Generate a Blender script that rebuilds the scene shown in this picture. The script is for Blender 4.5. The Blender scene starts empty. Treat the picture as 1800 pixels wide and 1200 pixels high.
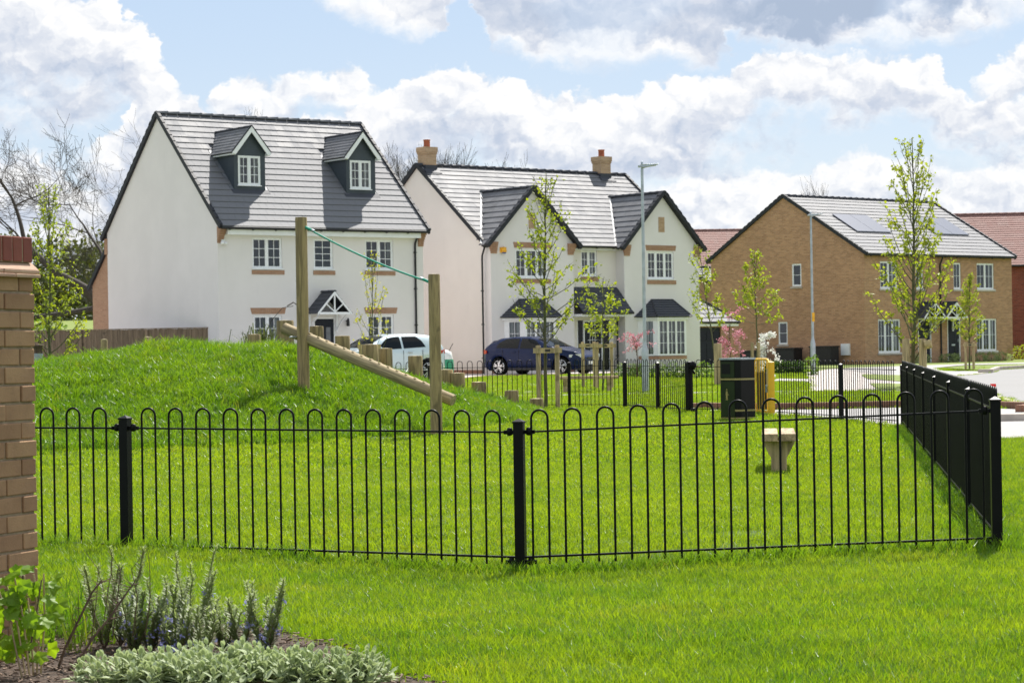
import bpy, bmesh, math, random
import numpy as np
from mathutils import Vector, Matrix
R = math.radians
rnd = random.Random(7)

# ------------------------------------------------------------------ camera
sc = bpy.context.scene
C = sc.collection
cam_d = bpy.data.cameras.new('camera'); cam = bpy.data.objects.new('camera', cam_d); C.objects.link(cam)
cam_d.sensor_width = 36; cam_d.lens = 80; cam_d.shift_y = 17/1800; cam_d.clip_start = .5; cam_d.clip_end = 3000
cam.matrix_world = Matrix.Translation((0, 0, 1.23)) @ Matrix.Rotation(R(90), 4, 'X') @ Matrix.Rotation(R(-.92), 4, 'Z')
cam_d.dof.use_dof = True; cam_d.dof.focus_distance = 14.5; cam_d.dof.aperture_fstop = 13
sc.camera = cam
sc.view_settings.view_transform = 'Standard'; sc.view_settings.look = 'None'
sc.view_settings.gamma = 1; sc.view_settings.exposure = 0.60; sc.view_settings.use_curve_mapping = False
sc.cycles.max_bounces = 6; sc.cycles.transparent_max_bounces = 12
sc.cycles.diffuse_bounces = 3; sc.cycles.glossy_bounces = 3; sc.cycles.transmission_bounces = 3
sc.cycles.caustics_reflective = False; sc.cycles.caustics_refractive = False
try: sc.cycles.use_denoising = True
except Exception: pass

# ------------------------------------------------------------------ sun and sky
SUN_EL = 53; SUN_DIR = Vector((.354, .936, 0)).normalized()
sun_vec = Vector((SUN_DIR.x*math.cos(R(SUN_EL)), SUN_DIR.y*math.cos(R(SUN_EL)), math.sin(R(SUN_EL))))
sd = bpy.data.lights.new('sun', 'SUN'); sd.energy = 5.0; sd.angle = R(.5); sd.color = (1, .955, .89)
sun = bpy.data.objects.new('sun', sd); C.objects.link(sun)
sun.rotation_euler = sun_vec.to_track_quat('Z', 'Y').to_euler(); sun.location = (30, 60, 60)

w = bpy.data.worlds.new('World'); sc.world = w; w.use_nodes = True
nt = w.node_tree; nt.nodes.clear()
class NB:
    """small node-graph builder"""
    def __init__(s, nt): s.nt = nt
    def n(s, t, **k):
        o = s.nt.nodes.new(t)
        for a, b in k.items(): setattr(o, a, b)
        return o
    def link(s, a, b): s.nt.links.new(a, b)
    def put(s, sock, v):
        if isinstance(v, (int, float)): sock.default_value = v
        elif isinstance(v, (tuple, list)):
            if len(v) == 3 and sock.type == 'RGBA': v = (*v, 1)
            sock.default_value = v
        elif v is not None: s.link(v, sock)
    def m(s, op, a, b=None, c=None, clamp=False):
        o = s.n('ShaderNodeMath', operation=op, use_clamp=clamp)
        s.put(o.inputs[0], a)
        if b is not None: s.put(o.inputs[1], b)
        if c is not None: s.put(o.inputs[2], c)
        return o.outputs[0]
    def vm(s, op, a, b=None):
        o = s.n('ShaderNodeVectorMath', operation=op); s.put(o.inputs[0], a)
        if b is not None: s.put(o.inputs[1], b)
        return o.outputs[0]
    def noise(s, vec, scale, detail=4, rough=.5, dist=0, col=False):
        o = s.n('ShaderNodeTexNoise'); s.put(o.inputs['Vector'], vec)
        o.inputs['Scale'].default_value = scale; o.inputs['Detail'].default_value = detail
        o.inputs['Roughness'].default_value = rough; o.inputs['Distortion'].default_value = dist
        return o.outputs[1 if col else 0]
    def mix(s, f, a, b, blend='MIX'):
        o = s.n('ShaderNodeMix', data_type='RGBA', blend_type=blend)
        s.put(o.inputs[0], f); s.put(o.inputs[6], a); s.put(o.inputs[7], b)
        return o.outputs[2]
    def ramp(s, f, stops):
        o = s.n('ShaderNodeValToRGB'); e = o.color_ramp.elements
        while len(e) > 1: e.remove(e[-1])
        e[0].position = stops[0][0]; e[0].color = (*stops[0][1], 1)
        for p, c in stops[1:]:
            x = e.new(p); x.color = (*c, 1)
        s.put(o.inputs[0], f); return o.outputs[0]
    def smooth(s, v, a, b):
        o = s.n('ShaderNodeMapRange', interpolation_type='SMOOTHSTEP')
        s.put(o.inputs[0], v); s.put(o.inputs[1], a); s.put(o.inputs[2], b); return o.outputs[0]

b = NB(nt)
tc = b.n('ShaderNodeTexCoord').outputs['Generated']
sky = b.n('ShaderNodeTexSky', sky_type='NISHITA', sun_disc=False)
sky.sun_elevation = R(SUN_EL); sky.sun_rotation = math.atan2(SUN_DIR.x, SUN_DIR.y)
sky.air_density = 1.0; sky.dust_density = 1.2; sky.ozone_density = 1.4
# clouds: banks of cumulus standing round the horizon ahead (azimuth, height in radians), broken cloud over the rest of the sky
sxyz = b.n('ShaderNodeSeparateXYZ'); b.link(tc, sxyz.inputs[0])
az = b.m('ARCTAN2', sxyz.outputs[0], sxyz.outputs[1]); el = sxyz.outputs[2]
wv = b.vm('MULTIPLY', tc, (1, 1, 1.25))
ae = b.n('ShaderNodeCombineXYZ'); b.link(az, ae.inputs[0]); b.put(ae.inputs[1], b.m('MULTIPLY', el, 1.25)); ae = ae.outputs[0]
def noise2(sc_, det, rough, col=False, vec=None):
    o = b.n('ShaderNodeTexNoise', noise_dimensions='2D'); b.put(o.inputs['Vector'], vec or ae); o.inputs['Scale'].default_value = sc_; o.inputs['Detail'].default_value = det; o.inputs['Roughness'].default_value = rough
    return o.outputs[1 if col else 0]
warp = noise2(55, 4, .62, True); ws = b.n('ShaderNodeSeparateXYZ'); b.link(warp, ws.inputs[0])
wx = b.m('SUBTRACT', ws.outputs[0], .5); wy = b.m('SUBTRACT', ws.outputs[1], .5)
az_w = b.m('MULTIPLY_ADD', wx, .022, az); el_w = b.m('MULTIPLY_ADD', wy, .016, el)
def billow(dx, dz, sc_=40, det=3):
    v = b.n('ShaderNodeTexVoronoi', feature='F1', normalize=True, voronoi_dimensions='2D'); v.inputs['Scale'].default_value = sc_; v.inputs['Detail'].default_value = det
    v.inputs['Roughness'].default_value = .55; v.inputs['Lacunarity'].default_value = 2.1
    wp = b.n('ShaderNodeCombineXYZ'); b.put(wp.inputs[0], b.m('MULTIPLY_ADD', wx, .018, dx)); b.put(wp.inputs[1], b.m('MULTIPLY_ADD', wy, .018, dz))
    b.link(b.vm('ADD', ae, wp.outputs[0]), v.inputs['Vector']); return v.outputs['Distance']
bl0 = billow(0, 0); bl1 = billow(.0022, .0050)
relief = b.m('SUBTRACT', bl1, bl0)
soft = noise2(13, 3, .55); soft2 = noise2(70, 5, .6)
def px(x): return (x-900)/4000
def py(y): return (615-y)/4000
def curve(pts, src):
    o = b.n('ShaderNodeValToRGB'); e = o.color_ramp.elements; o.color_ramp.interpolation = 'B_SPLINE' if False else 'EASE'
    P = [((px(x)+.35)/.7, py(y)*4) for x, y in pts]
    while len(e) > 1: e.remove(e[-1])
    e[0].position = P[0][0]; e[0].color = (P[0][1],)*3+(1,)
    for p, v in P[1:]: x = e.new(min(1, max(0, p))); x.color = (max(0, v),)*3+(1,)
    b.put(o.inputs[0], b.m('MULTIPLY_ADD', src, 1/.7, .5)); return b.m('MULTIPLY', o.outputs[0], .25)
LAYERS = [  # back to front: crest line, depth, edge softness, brightness at the crest, greying with depth, amount of billow, extent
    dict(top=[(-400, 330), (0, 300), (300, 330), (640, 300), (900, 290), (1200, 310), (1400, 300), (1600, 290), (1800, 310), (2200, 300)], depth=.085, soft=.016, hi=.80, grey=.12, amp=.016, a=.7),
    dict(top=[(-400, 120), (-100, 235), (0, 262), (60, 255), (110, 275), (170, 330), (260, 420), (600, 440), (1060, 400), (1150, 345), (1240, 300), (1330, 298), (1400, 320), (1490, 290), (1530, 272), (1600, 300), (1660, 330), (1760, 300), (1850, 305), (2200, 250)], depth=.040, soft=.006, hi=.97, grey=.30, amp=.016, a=.9),
    dict(top=[(0, 300), (150, 270), (205, 225), (250, 175), (300, 148), (345, 165), (385, 215), (420, 210), (600, 205), (650, 172), (700, 155), (740, 142), (800, 124), (860, 128), (930, 150), (1000, 175), (1050, 182), (1090, 166), (1160, 166), (1215, 150), (1290, 138), (1325, 108), (1390, 103), (1450, 112), (1500, 118), (1570, 112), (1625, 132), (1665, 165), (1700, 196), (1770, 192), (2200, 120)], depth=.036, soft=.0035, hi=1.0, grey=.44, amp=.017, a=1, x0=165),
    dict(top=[(340, 195), (372, 178), (400, 148), (432, 132), (470, 152), (505, 142), (560, 122), (610, 110), (635, 118), (655, 140), (690, 165), (720, 185)], depth=.020, soft=.004, hi=1.0, grey=.20, amp=.012, a=.95, x0=372, x1=665),
    dict(top=[(1690, 190), (1712, 165), (1760, 125), (1800, 105), (2200, 60)], depth=.026, soft=.004, hi=1.0, grey=.3, amp=.014, a=.95, x0=1705),
    dict(top=[(-400, -300), (0, -80), (120, -30), (165, 5), (215, -5), (265, 50), (300, 92), (322, 128), (345, 160), (380, 190), (420, 215)], depth=.052, soft=.004, hi=1.0, grey=.44, amp=.017, a=1, x1=338),
]
col = None; alpha_all = 0.0; lum_all = .9
alpha_all = None
for L in LAYERS:
    h = b.m('SUBTRACT', b.m('ADD', curve(L['top'], az_w), b.m('MULTIPLY', b.m('SUBTRACT', .42, bl0), L['amp'])), el_w)
    bot = b.m('ADD', b.m('MULTIPLY', b.m('SUBTRACT', soft, .5), L['depth']*1.6), b.m('MULTIPLY', b.m('SUBTRACT', soft2, .5), L['depth']*.7))
    a_ = b.m('MULTIPLY', b.smooth(h, 0.0, L['soft']), b.m('SUBTRACT', 1.0, b.smooth(b.m('ADD', h, bot), L['depth']*.75, L['depth']*1.25)))
    a_ = b.m('MULTIPLY', a_, L['a'])
    if 'x0' in L: a_ = b.m('MULTIPLY', a_, b.smooth(az_w, px(L['x0'])-.004, px(L['x0'])+.007))
    if 'x1' in L: a_ = b.m('MULTIPLY', a_, b.m('SUBTRACT', 1.0, b.smooth(az_w, px(L['x1'])-.007, px(L['x1'])+.004)))
    hh = b.m('ADD', h, b.m('MULTIPLY', b.m('SUBTRACT', soft, .5), L['depth']*.9))
    l_ = b.m('SUBTRACT', b.m('ADD', L['hi'], b.m('MULTIPLY', relief, 1.5)), b.m('MULTIPLY', b.smooth(hh, L['depth']*.12, L['depth']*.8), L['grey']))
    if alpha_all is None: alpha_all, lum_all = a_, l_
    else:
        mm = b.n('ShaderNodeMix', data_type='FLOAT'); b.put(mm.inputs[0], a_); b.put(mm.inputs[2], lum_all); b.put(mm.inputs[3], l_); lum_all = mm.outputs[0]
        alpha_all = b.m('SUBTRACT', b.m('ADD', alpha_all, a_), b.m('MULTIPLY', alpha_all, a_))
# overhead decks with flat dark bases
DECKS = [dict(base=[(-400, -900), (545, -900), (560, 10), (600, 40), (650, 62), (720, 84), (780, 75), (800, 20), (830, -5), (860, 60), (880, 100), (960, 130), (1050, 148), (1150, 130), (1240, 140), (1290, 118), (1312, 78), (1345, 100), (1420, 118), (1520, 120), (1640, 112), (1720, 100), (1800, 78), (1900, 40), (2200, -100)], dark=[(-400, 615), (560, 615), (700, 560), (790, 480), (860, 420), (1000, 380), (1120, 400), (1240, 440), (1300, 330), (1400, 230), (1600, 190), (1740, 240), (1820, 350), (2200, 400)], soft=.010)]
for D in DECKS:
    h = b.m('SUBTRACT', b.m('MULTIPLY_ADD', b.m('SUBTRACT', .45, bl0), -.014, el_w), curve_neg(D['base'], az_w)) if False else b.m('SUBTRACT', b.m('MULTIPLY_ADD', b.m('SUBTRACT', bl0, .42), .016, el_w), curve([(x, max(-200, y)) for x, y in D['base']], az_w))
    a_ = b.m('MULTIPLY', b.smooth(h, -.002, D['soft']), b.m('ADD', .72, b.smooth(soft, .3, .7)), clamp=True)
    dk = curve(D['dark'], az_w)
    l_ = b.m('SUBTRACT', b.m('ADD', 1.0, b.m('MULTIPLY', relief, 1.1)), b.m('MULTIPLY', b.m('MULTIPLY', dk, 11), b.m('MULTIPLY', b.smooth(b.m('ADD', h, b.m('MULTIPLY', b.m('SUBTRACT', soft, .5), .05)), .000, .016), b.m('MULTIPLY_ADD', soft2, .5, .75))))
    mm = b.n('ShaderNodeMix', data_type='FLOAT'); b.put(mm.inputs[0], a_); b.put(mm.inputs[2], lum_all); b.put(mm.inputs[3], l_); lum_all = mm.outputs[0]
    alpha_all = b.m('SUBTRACT', b.m('ADD', alpha_all, a_), b.m('MULTIPLY', alpha_all, a_))
ahead = b.m('MULTIPLY', b.m('SUBTRACT', 1.0, b.smooth(b.m('ABSOLUTE', az), .26, .34)), b.m('SUBTRACT', 1.0, b.smooth(el, .175, .24)))
gn = b.noise(wv, 3.2, 5, .55); gn1 = b.noise(b.vm('ADD', wv, (.012, 0, .03)), 3.2, 3, .55)
ga = b.smooth(gn, .44, .56); gl = b.m('ADD', b.m('SUBTRACT', .92, b.m('MULTIPLY', b.smooth(gn, .52, .72), .30)), b.m('MULTIPLY', b.m('SUBTRACT', gn, gn1), 2.0))
m1 = b.n('ShaderNodeMix', data_type='FLOAT'); b.put(m1.inputs[0], ahead); b.put(m1.inputs[2], ga); b.put(m1.inputs[3], alpha_all)
m2 = b.n('ShaderNodeMix', data_type='FLOAT'); b.put(m2.inputs[0], ahead); b.put(m2.inputs[2], gl); b.put(m2.inputs[3], lum_all)
ccol = b.ramp(b.m('ADD', m2.outputs[0], 0, clamp=True), [(0, (2.9, 3.5, 4.5)), (.35, (3.7, 4.2, 5.1)), (.6, (4.8, 5.1, 5.7)), (.85, (6.2, 6.3, 6.5)), (1, (6.9, 6.85, 6.8))])
hor = b.smooth(el, .17, .02)
skyc = b.mix(.8, sky.outputs[0], b.mix(hor, (3.5, 4.45, 5.8), (4.7, 5.4, 6.2)))
above = b.smooth(el, -.02, .01)
final = b.mix(b.m('MULTIPLY', m1.outputs[0], above), skyc, ccol)
bg = b.n('ShaderNodeBackground'); b.link(final, bg.inputs[0]); bg.inputs[1].default_value = .1
wo = b.n('ShaderNodeOutputWorld'); b.link(bg.outputs[0], wo.inputs[0])
w.cycles.sampling_method = 'MANUAL'; w.cycles.sample_map_resolution = 512

# ------------------------------------------------------------------ materials
M = {}
def mat(name, build, **kw):
    m = bpy.data.materials.new(name); m.use_nodes = True; t = m.node_tree; t.nodes.clear()
    g = NB(t); out = g.n('ShaderNodeOutputMaterial'); p = g.n('ShaderNodeBsdfPrincipled')
    g.link(p.outputs[0], out.inputs[0])
    build(g, p, out, t); M[name] = m; return m
def bump(g, p, h, strength=.3, dist=.01):
    o = g.n('ShaderNodeBump'); o.inputs['Strength'].default_value = strength; o.inputs['Distance'].default_value = dist
    g.put(o.inputs['Height'], h); g.link(o.outputs[0], p.inputs['Normal'])
def objc(g): return g.n('ShaderNodeTexCoord').outputs['Object']
def uvc(g): return g.n('ShaderNodeTexCoord').outputs['UV']
def plain(name, col, rough=.5, metal=0, var=.12, scale=6, bmp=0, coat=0, spec=.5, rand=0):
    def f(g, p, out, t):
        oc = objc(g); nz = g.noise(oc, scale, 5, .6)
        c2 = tuple(c*(1-var) for c in col); c1 = tuple(min(1, c*(1+var)) for c in col)
        cc = g.mix(g.smooth(nz, .3, .7), c2, c1)
        if rand:
            oi = g.n('ShaderNodeObjectInfo'); hs = g.n('ShaderNodeHueSaturation'); g.link(cc, hs.inputs['Color'])
            g.put(hs.inputs['Value'], g.m('MULTIPLY_ADD', oi.outputs['Random'], 2*rand, 1-rand)); cc = hs.outputs[0]
        g.link(cc, p.inputs['Base Color'])
        p.inputs['Roughness'].default_value = rough; p.inputs['Metallic'].default_value = metal
        p.inputs['Coat Weight'].default_value = coat; p.inputs['Specular IOR Level'].default_value = spec
        if bmp: bump(g, p, g.noise(oc, scale*12, 3, .6), bmp, .01)
    return mat(name, f)
def render_wall(name, col):
    def f(g, p, out, t):
        oc = objc(g)
        n1 = g.noise(oc, .7, 4, .6); n2 = g.noise(g.vm('MULTIPLY', oc, (1, 1, .25)), 2.2, 5, .65)
        c = g.mix(g.smooth(n1, .3, .75), tuple(x*.94 for x in col), col)
        c = g.mix(g.m('MULTIPLY', g.smooth(n2, .55, .8), .35), c, tuple(x*.84 for x in col))
        sep = g.n('ShaderNodeSeparateXYZ'); g.link(oc, sep.inputs[0])
        low = g.m('MULTIPLY', g.smooth(sep.outputs[2], .9, .0), g.m('MULTIPLY', n2, .5))
        c = g.mix(low, c, (.45, .40, .32))
        g.link(c, p.inputs['Base Color']); p.inputs['Roughness'].default_value = .9
        bump(g, p, g.noise(oc, 60, 4, .7), .25, .01)
    mat(name, f)
render_wall('white_render', (.775, .74, .725)); render_wall('warm_bounce_render', (.78, .73, .68))  # second white render has warm bounce light put into its tint
def brickwork(name, c1, c2, mortar, dark=.5, bw=.225, rh=.075):
    def f(g, p, out, t):
        uv = uvc(g); o = g.n('ShaderNodeTexBrick'); g.link(uv, o.inputs['Vector'])
        o.inputs['Scale'].default_value = 1; o.inputs['Brick Width'].default_value = bw; o.inputs['Row Height'].default_value = rh
        o.inputs['Mortar Size'].default_value = .005; o.inputs['Mortar Smooth'].default_value = .1; o.inputs['Bias'].default_value = -.1
        g.put(o.inputs['Color1'], c1); g.put(o.inputs['Color2'], c2); g.put(o.inputs['Mortar'], mortar)
        n1 = g.noise(uv, .55, 5, .65); n2 = g.noise(uv, 14, 3, .6)
        c = g.mix(g.m('MULTIPLY', g.smooth(n2, .4, .75), .35), o.outputs[0], tuple(x*dark for x in c1))
        c = g.mix(g.m('MULTIPLY', g.smooth(n1, .45, .7), .25), c, tuple(x*.7 for x in c2))
        g.link(c, p.inputs['Base Color']); p.inputs['Roughness'].default_value = .9
        bump(g, p, g.m('MULTIPLY_ADD', o.outputs[1], -1, g.m('MULTIPLY', n2, .3)), .5, .01)
    mat(name, f)
brickwork('buff_brick', (.53, .30, .165), (.36, .195, .105), (.50, .39, .29))
brickwork('orange_brick', (.44, .25, .15), (.36, .19, .11), (.42, .34, .27))
brickwork('red_brick', (.27, .075, .045), (.17, .045, .03), (.25, .18, .14))
brickwork('pale_brick', (.53, .36, .22), (.42, .27, .16), (.5, .4, .3))
brickwork('brown_brick', (.30, .15, .095), (.235, .115, .075), (.27, .18, .13), bw=.075, rh=.225)
def tilemat(name, col, rough=.55, rand=.12, spec=.5):
    def f(g, p, out, t):
        oc = objc(g); uv = uvc(g)
        n = g.noise(oc, 1.3, 5, .6); n2 = g.noise(oc, 40, 3, .6)
        wn = g.n('ShaderNodeTexWhiteNoise'); wn.noise_dimensions = '2D'
        sn = g.vm('FLOOR', g.vm('MULTIPLY', uv, (3.33, 3.05, 1))); g.link(sn, wn.inputs['Vector'])
        v = g.m('ADD', g.m('MULTIPLY', wn.outputs[0], rand*2), g.m('MULTIPLY', n, .35))
        c = g.mix(v, tuple(x*.72 for x in col), tuple(x*1.25 for x in col))
        g.link(c, p.inputs['Base Color']); p.inputs['Specular IOR Level'].default_value = spec
        g.put(p.inputs['Roughness'], g.m('MULTIPLY_ADD', wn.outputs[0], .08, rough-.04))
        bump(g, p, n2, .12, .004)
    mat(name, f)
tilemat('grey_tile', (.160, .162, .172), .64, spec=.32, rand=.25); tilemat('slate_tile', (.06, .064, .078), .6, spec=.3); tilemat('red_tile', (.31, .175, .15), .75, spec=.2)
plain('verge_black', (.022, .024, .030), .6, var=.2, spec=.3); plain('gutter_black', (.012, .012, .013), .6)
plain('upvc_white', (.84, .85, .86), .35, var=.03); plain('upvc_cream', (.72, .71, .69), .5, var=.04)
plain('cladding_grey', (.045, .058, .072), .6, var=.1, scale=3); plain('door_navy', (.012, .015, .024), .5, spec=.25)
plain('curtain', (.5, .5, .48), .9, var=.15, scale=3); plain('lead_flash', (.16, .17, .19), .5, var=.2)
plain('fence_black', (.0035, .0035, .004), .42, var=.3, scale=10, spec=.16)
plain('gate_yellow', (.82, .47, .015), .5, var=.08); plain('gold_band', (.36, .29, .10), .5)
plain('bin_black', (.004, .0045, .0045), .4, spec=.2); plain('bin_grass_reflection', (.022, .034, .012), .5, spec=.2); plain('bin_hole', (.002, .002, .002), .9)  # green grass reflection put into the colour of the black bin's front panels
plain('galvanised', (.42, .46, .49), .45, .5, var=.15, scale=5); plain('lamp_glass', (.6, .62, .6), .2)
plain('rope_green', (.01, .30, .20), .6); plain('chimney_pot', (.36, .11, .06), .8, var=.2)
plain('car_blue', (.003, .012, .058), .25, .0, var=.03, coat=.08, spec=.22); plain('car_pale', (.60, .70, .74), .25, .1, var=.02, coat=1)
plain('tyre', (.006, .006, .006), .9, spec=.2); plain('alloy', (.55, .56, .58), .25, .9); plain('trim_black', (.012, .012, .013), .5)
plain('car_glass', (.006, .008, .010), .06, spec=.22); plain('lamp_red', (.5, .012, .01), .2); plain('lamp_clear', (.75, .78, .8), .12, .4)
plain('plate_white', (.75, .75, .72), .5); plain('yellow_plastic', (.85, .42, .02), .4); plain('blue_plastic', (.03, .08, .3), .4)
plain('concrete', (.50, .46, .41), .9, var=.12, scale=4, bmp=.3); plain('kerb_stone', (.47, .41, .35), .9, var=.15, scale=3, bmp=.3)
plain('solar_glass', (.10, .11, .15), .28, var=.05, spec=.8); plain('bag_green', (.03, .28, .14), .5); plain('bag_white', (.75, .77, .75), .6)
plain('terracotta', (.3, .13, .08), .8); plain('red_plastic', (.75, .02, .02), .4); plain('box_black', (.012, .012, .014), .55)
def asphalt(name, col, sc_=30, crack=False):
    def f(g, p, out, t):
        oc = objc(g); n = g.noise(oc, sc_, 4, .7); n1 = g.noise(oc, .35, 4, .6)
        c = g.mix(g.smooth(n, .3, .7), tuple(x*.85 for x in col), tuple(x*1.12 for x in col))
        c = g.mix(g.m('MULTIPLY', g.smooth(n1, .4, .7), .35), c, tuple(x*.82 for x in col))
        g.link(c, p.inputs['Base Color']); p.inputs['Roughness'].default_value = .85; bump(g, p, n, .3, .004)
    mat(name, f)
asphalt('road_asphalt', (.235, .23, .225)); asphalt('path_pale', (.43, .40, .37), 20); asphalt('path_grey', (.34, .325, .31), 25)
def paving(g, p, out, t):
    uv = objc(g); o = g.n('ShaderNodeTexBrick'); g.link(uv, o.inputs['Vector'])
    o.inputs['Scale'].default_value = 1; o.inputs['Brick Width'].default_value = .2; o.inputs['Row Height'].default_value = .1; o.inputs['Mortar Size'].default_value = .004
    g.put(o.inputs['Color1'], (.56, .50, .45)); g.put(o.inputs['Color2'], (.43, .38, .35)); g.put(o.inputs['Mortar'], (.2, .18, .16))
    g.link(o.outputs[0], p.inputs['Base Color']); p.inputs['Roughness'].default_value = .85
mat('block_paving', paving)
def tactile(g, p, out, t):
    oc = objc(g); wv_ = g.n('ShaderNodeTexWave'); g.link(oc, wv_.inputs[0]); wv_.inputs['Scale'].default_value = 4
    g.link(g.mix(wv_.outputs[1], (.40, .31, .2), (.6, .5, .34)), p.inputs['Base Color']); p.inputs['Roughness'].default_value = .9
mat('tactile_buff', tactile)
def timber(name, col, axis='Z', grain=.45):
    def f(g, p, out, t):
        oc = objc(g); s = {'Z': (9, 9, .7), 'X': (.7, 9, 9), 'Y': (9, .7, 9)}[axis]
        oi = g.n('ShaderNodeObjectInfo'); off = g.n('ShaderNodeCombineXYZ'); g.put(off.inputs[0], g.m('MULTIPLY', oi.outputs['Random'], 30)); g.put(off.inputs[2], g.m('MULTIPLY', oi.outputs['Random'], 11))
        v = g.vm('ADD', g.vm('MULTIPLY', oc, s), off.outputs[0])
        n = g.noise(v, 1.6, 5, .6, 1.2); n2 = g.noise(v, 9, 3, .6); kn = g.noise(g.vm('ADD', oc, off.outputs[0]), 3.5, 2, .5)
        c = g.mix(g.smooth(n, .35, .65), tuple(x*(1-grain) for x in col), tuple(x*1.2 for x in col))
        c = g.mix(g.m('MULTIPLY', g.smooth(n2, .5, .8), .4), c, tuple(x*.55 for x in col))
        c = g.mix(g.m('MULTIPLY', g.smooth(kn, .66, .74), .7), c, tuple(x*.35 for x in col))
        hs = g.n('ShaderNodeHueSaturation'); g.link(c, hs.inputs['Color']); g.put(hs.inputs['Value'], g.m('MULTIPLY_ADD', oi.outputs['Random'], .3, .85))
        g.link(hs.outputs[0], p.inputs['Base Color']); p.inputs['Roughness'].default_value = .8
        bump(g, p, n2, .35, .006)
    mat(name, f)
timber('pine_post', (.34, .25, .115)); timber('pine_beam', (.40, .31, .17), 'X'); timber('pine_stake', (.46, .35, .18))
timber('fence_board', (.23, .165, .105), 'Z', .3); timber('bench_timber', (.42, .30, .17), 'Y'); timber('log_top', (.50, .42, .26), 'X', .2)
def bark(name, col, green=0):
    def f(g, p, out, t):
        oc = objc(g); n = g.noise(g.vm('MULTIPLY', oc, (6, 6, 1.5)), 5, 5, .7)
        c = g.mix(g.smooth(n, .3, .7), tuple(x*.6 for x in col), tuple(x*1.3 for x in col))
        if green: c = g.mix(g.m('MULTIPLY', g.smooth(g.noise(oc, 2), .45, .6), green), c, (.09, .12, .03))
        g.link(c, p.inputs['Base Color']); p.inputs['Roughness'].default_value = .9; bump(g, p, n, .5, .01)
    mat(name, f)
bark('bark_grey', (.115, .10, .08), .3); bark('bark_dark', (.06, .05, .04)); bark('bark_green', (.10, .095, .05), .5); bark('twig_brown', (.13, .085, .06))
def foliage(name, col, col2, trans=.5, rough=.5, spec=.4, scale=2.0, back=None, tint3=(1.5, 1.45, .5)):
    def f(g, p, out, t):
        ge = g.n('ShaderNodeNewGeometry'); n = g.noise(ge.outputs['Position'], scale, 3, .6)
        oi = g.n('ShaderNodeObjectInfo')
        v = g.m('ADD', g.m('MULTIPLY', g.smooth(n, .3, .7), .6), g.m('MULTIPLY', ge.outputs['Random Per Island'], .4))
        c = g.mix(v, col, col2)
        if back: c = g.mix(ge.outputs['Backfacing'], c, back)
        g.link(c, p.inputs['Base Color']); p.inputs['Roughness'].default_value = rough; p.inputs['Specular IOR Level'].default_value = spec
        tr = g.n('ShaderNodeBsdfTranslucent'); tint = g.mix(1.0, c, tint3, 'MULTIPLY'); g.link(tint, tr.inputs[0])
        ms = g.n('ShaderNodeMixShader'); ms.inputs[0].default_value = trans
        g.link(p.outputs[0], ms.inputs[1]); g.link(tr.outputs[0], ms.inputs[2]); g.link(ms.outputs[0], out.inputs[0])
    mat(name, f)
foliage('leaf_lime', (.20, .27, .025), (.34, .38, .05)); foliage('leaf_green', (.07, .14, .02), (.16, .26, .04)); foliage('leaf_yellow', (.34, .36, .05), (.45, .42, .08))
foliage('leaf_dark', (.025, .05, .012), (.06, .10, .02), .3); foliage('leaf_wood', (.05, .075, .02), (.14, .15, .04), .35, scale=.15)
foliage('leaf_rosemary', (.21, .27, .12), (.38, .44, .23), .5, tint3=(1.1, 1.15, .7)); foliage('leaf_silver', (.33, .40, .21), (.50, .56, .37), .3, .6, .2, tint3=(1, 1.05, .7))
foliage('leaf_vine', (.12, .25, .018), (.30, .46, .03), .55); foliage('flower_pink', (.60, .20, .28), (.78, .42, .50), .3, tint3=(1, .9, .9))
foliage('flower_white', (.8, .8, .76), (.85, .85, .82), .3, tint3=(1, 1, .95)); foliage('flower_blue', (.30, .30, .66), (.50, .50, .85), .3, tint3=(1, 1, 1))
foliage('leaf_hedge', (.03, .07, .012), (.09, .17, .025), .3); foliage('leaf_spiky', (.04, .06, .02), (.14, .17, .06), .2)
def grassmat(name, c1, c2, c3, trans):
    def f(g, p, out, t):
        ge = g.n('ShaderNodeNewGeometry'); pos = ge.outputs['Position']; oi = g.n('ShaderNodeObjectInfo')
        n = g.noise(pos, .45, 4, .6); n2 = g.noise(pos, 2.6, 4, .65)
        c = g.mix(g.smooth(n, .35, .65), c1, c2)
        v = g.m('ADD', g.m('MULTIPLY', ge.outputs['Random Per Island'], .5), g.m('MULTIPLY', g.smooth(n2, .35, .7), .5))
        c = g.mix(g.m('MULTIPLY', v, .7), c, c3)
        dry = g.smooth(g.noise(pos, 1.1, 5, .7, .6), .54, .72); c = g.mix(g.m('MULTIPLY', dry, .45), c, (.27, .30, .045)); lush = g.smooth(g.noise(g.vm('ADD', pos, (7, 3, 0)), .8, 4, .65), .55, .7); c = g.mix(g.m('MULTIPLY', lush, .4), c, (.06, .15, .012))
        straw = g.smooth(oi.outputs['Random'], .95, 1.0); c = g.mix(g.m('MULTIPLY', straw, .35), c, (.38, .32, .12))
        g.link(c, p.inputs['Base Color']); p.inputs['Roughness'].default_value = .42; p.inputs['Specular IOR Level'].default_value = .45
        tr = g.n('ShaderNodeBsdfTranslucent'); g.link(g.mix(1.0, c, (1.5, 1.35, .4), 'MULTIPLY'), tr.inputs[0])
        ms = g.n('ShaderNodeMixShader'); ms.inputs[0].default_value = trans
        g.link(p.outputs[0], ms.inputs[1]); g.link(tr.outputs[0], ms.inputs[2]); g.link(ms.outputs[0], out.inputs[0])
    mat(name, f)
grassmat('grass_mown', (.112, .225, .014), (.175, .285, .018), (.27, .375, .03), .57)
grassmat('grass_long', (.062, .175, .012), (.112, .235, .016), (.21, .34, .03), .52)
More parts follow.
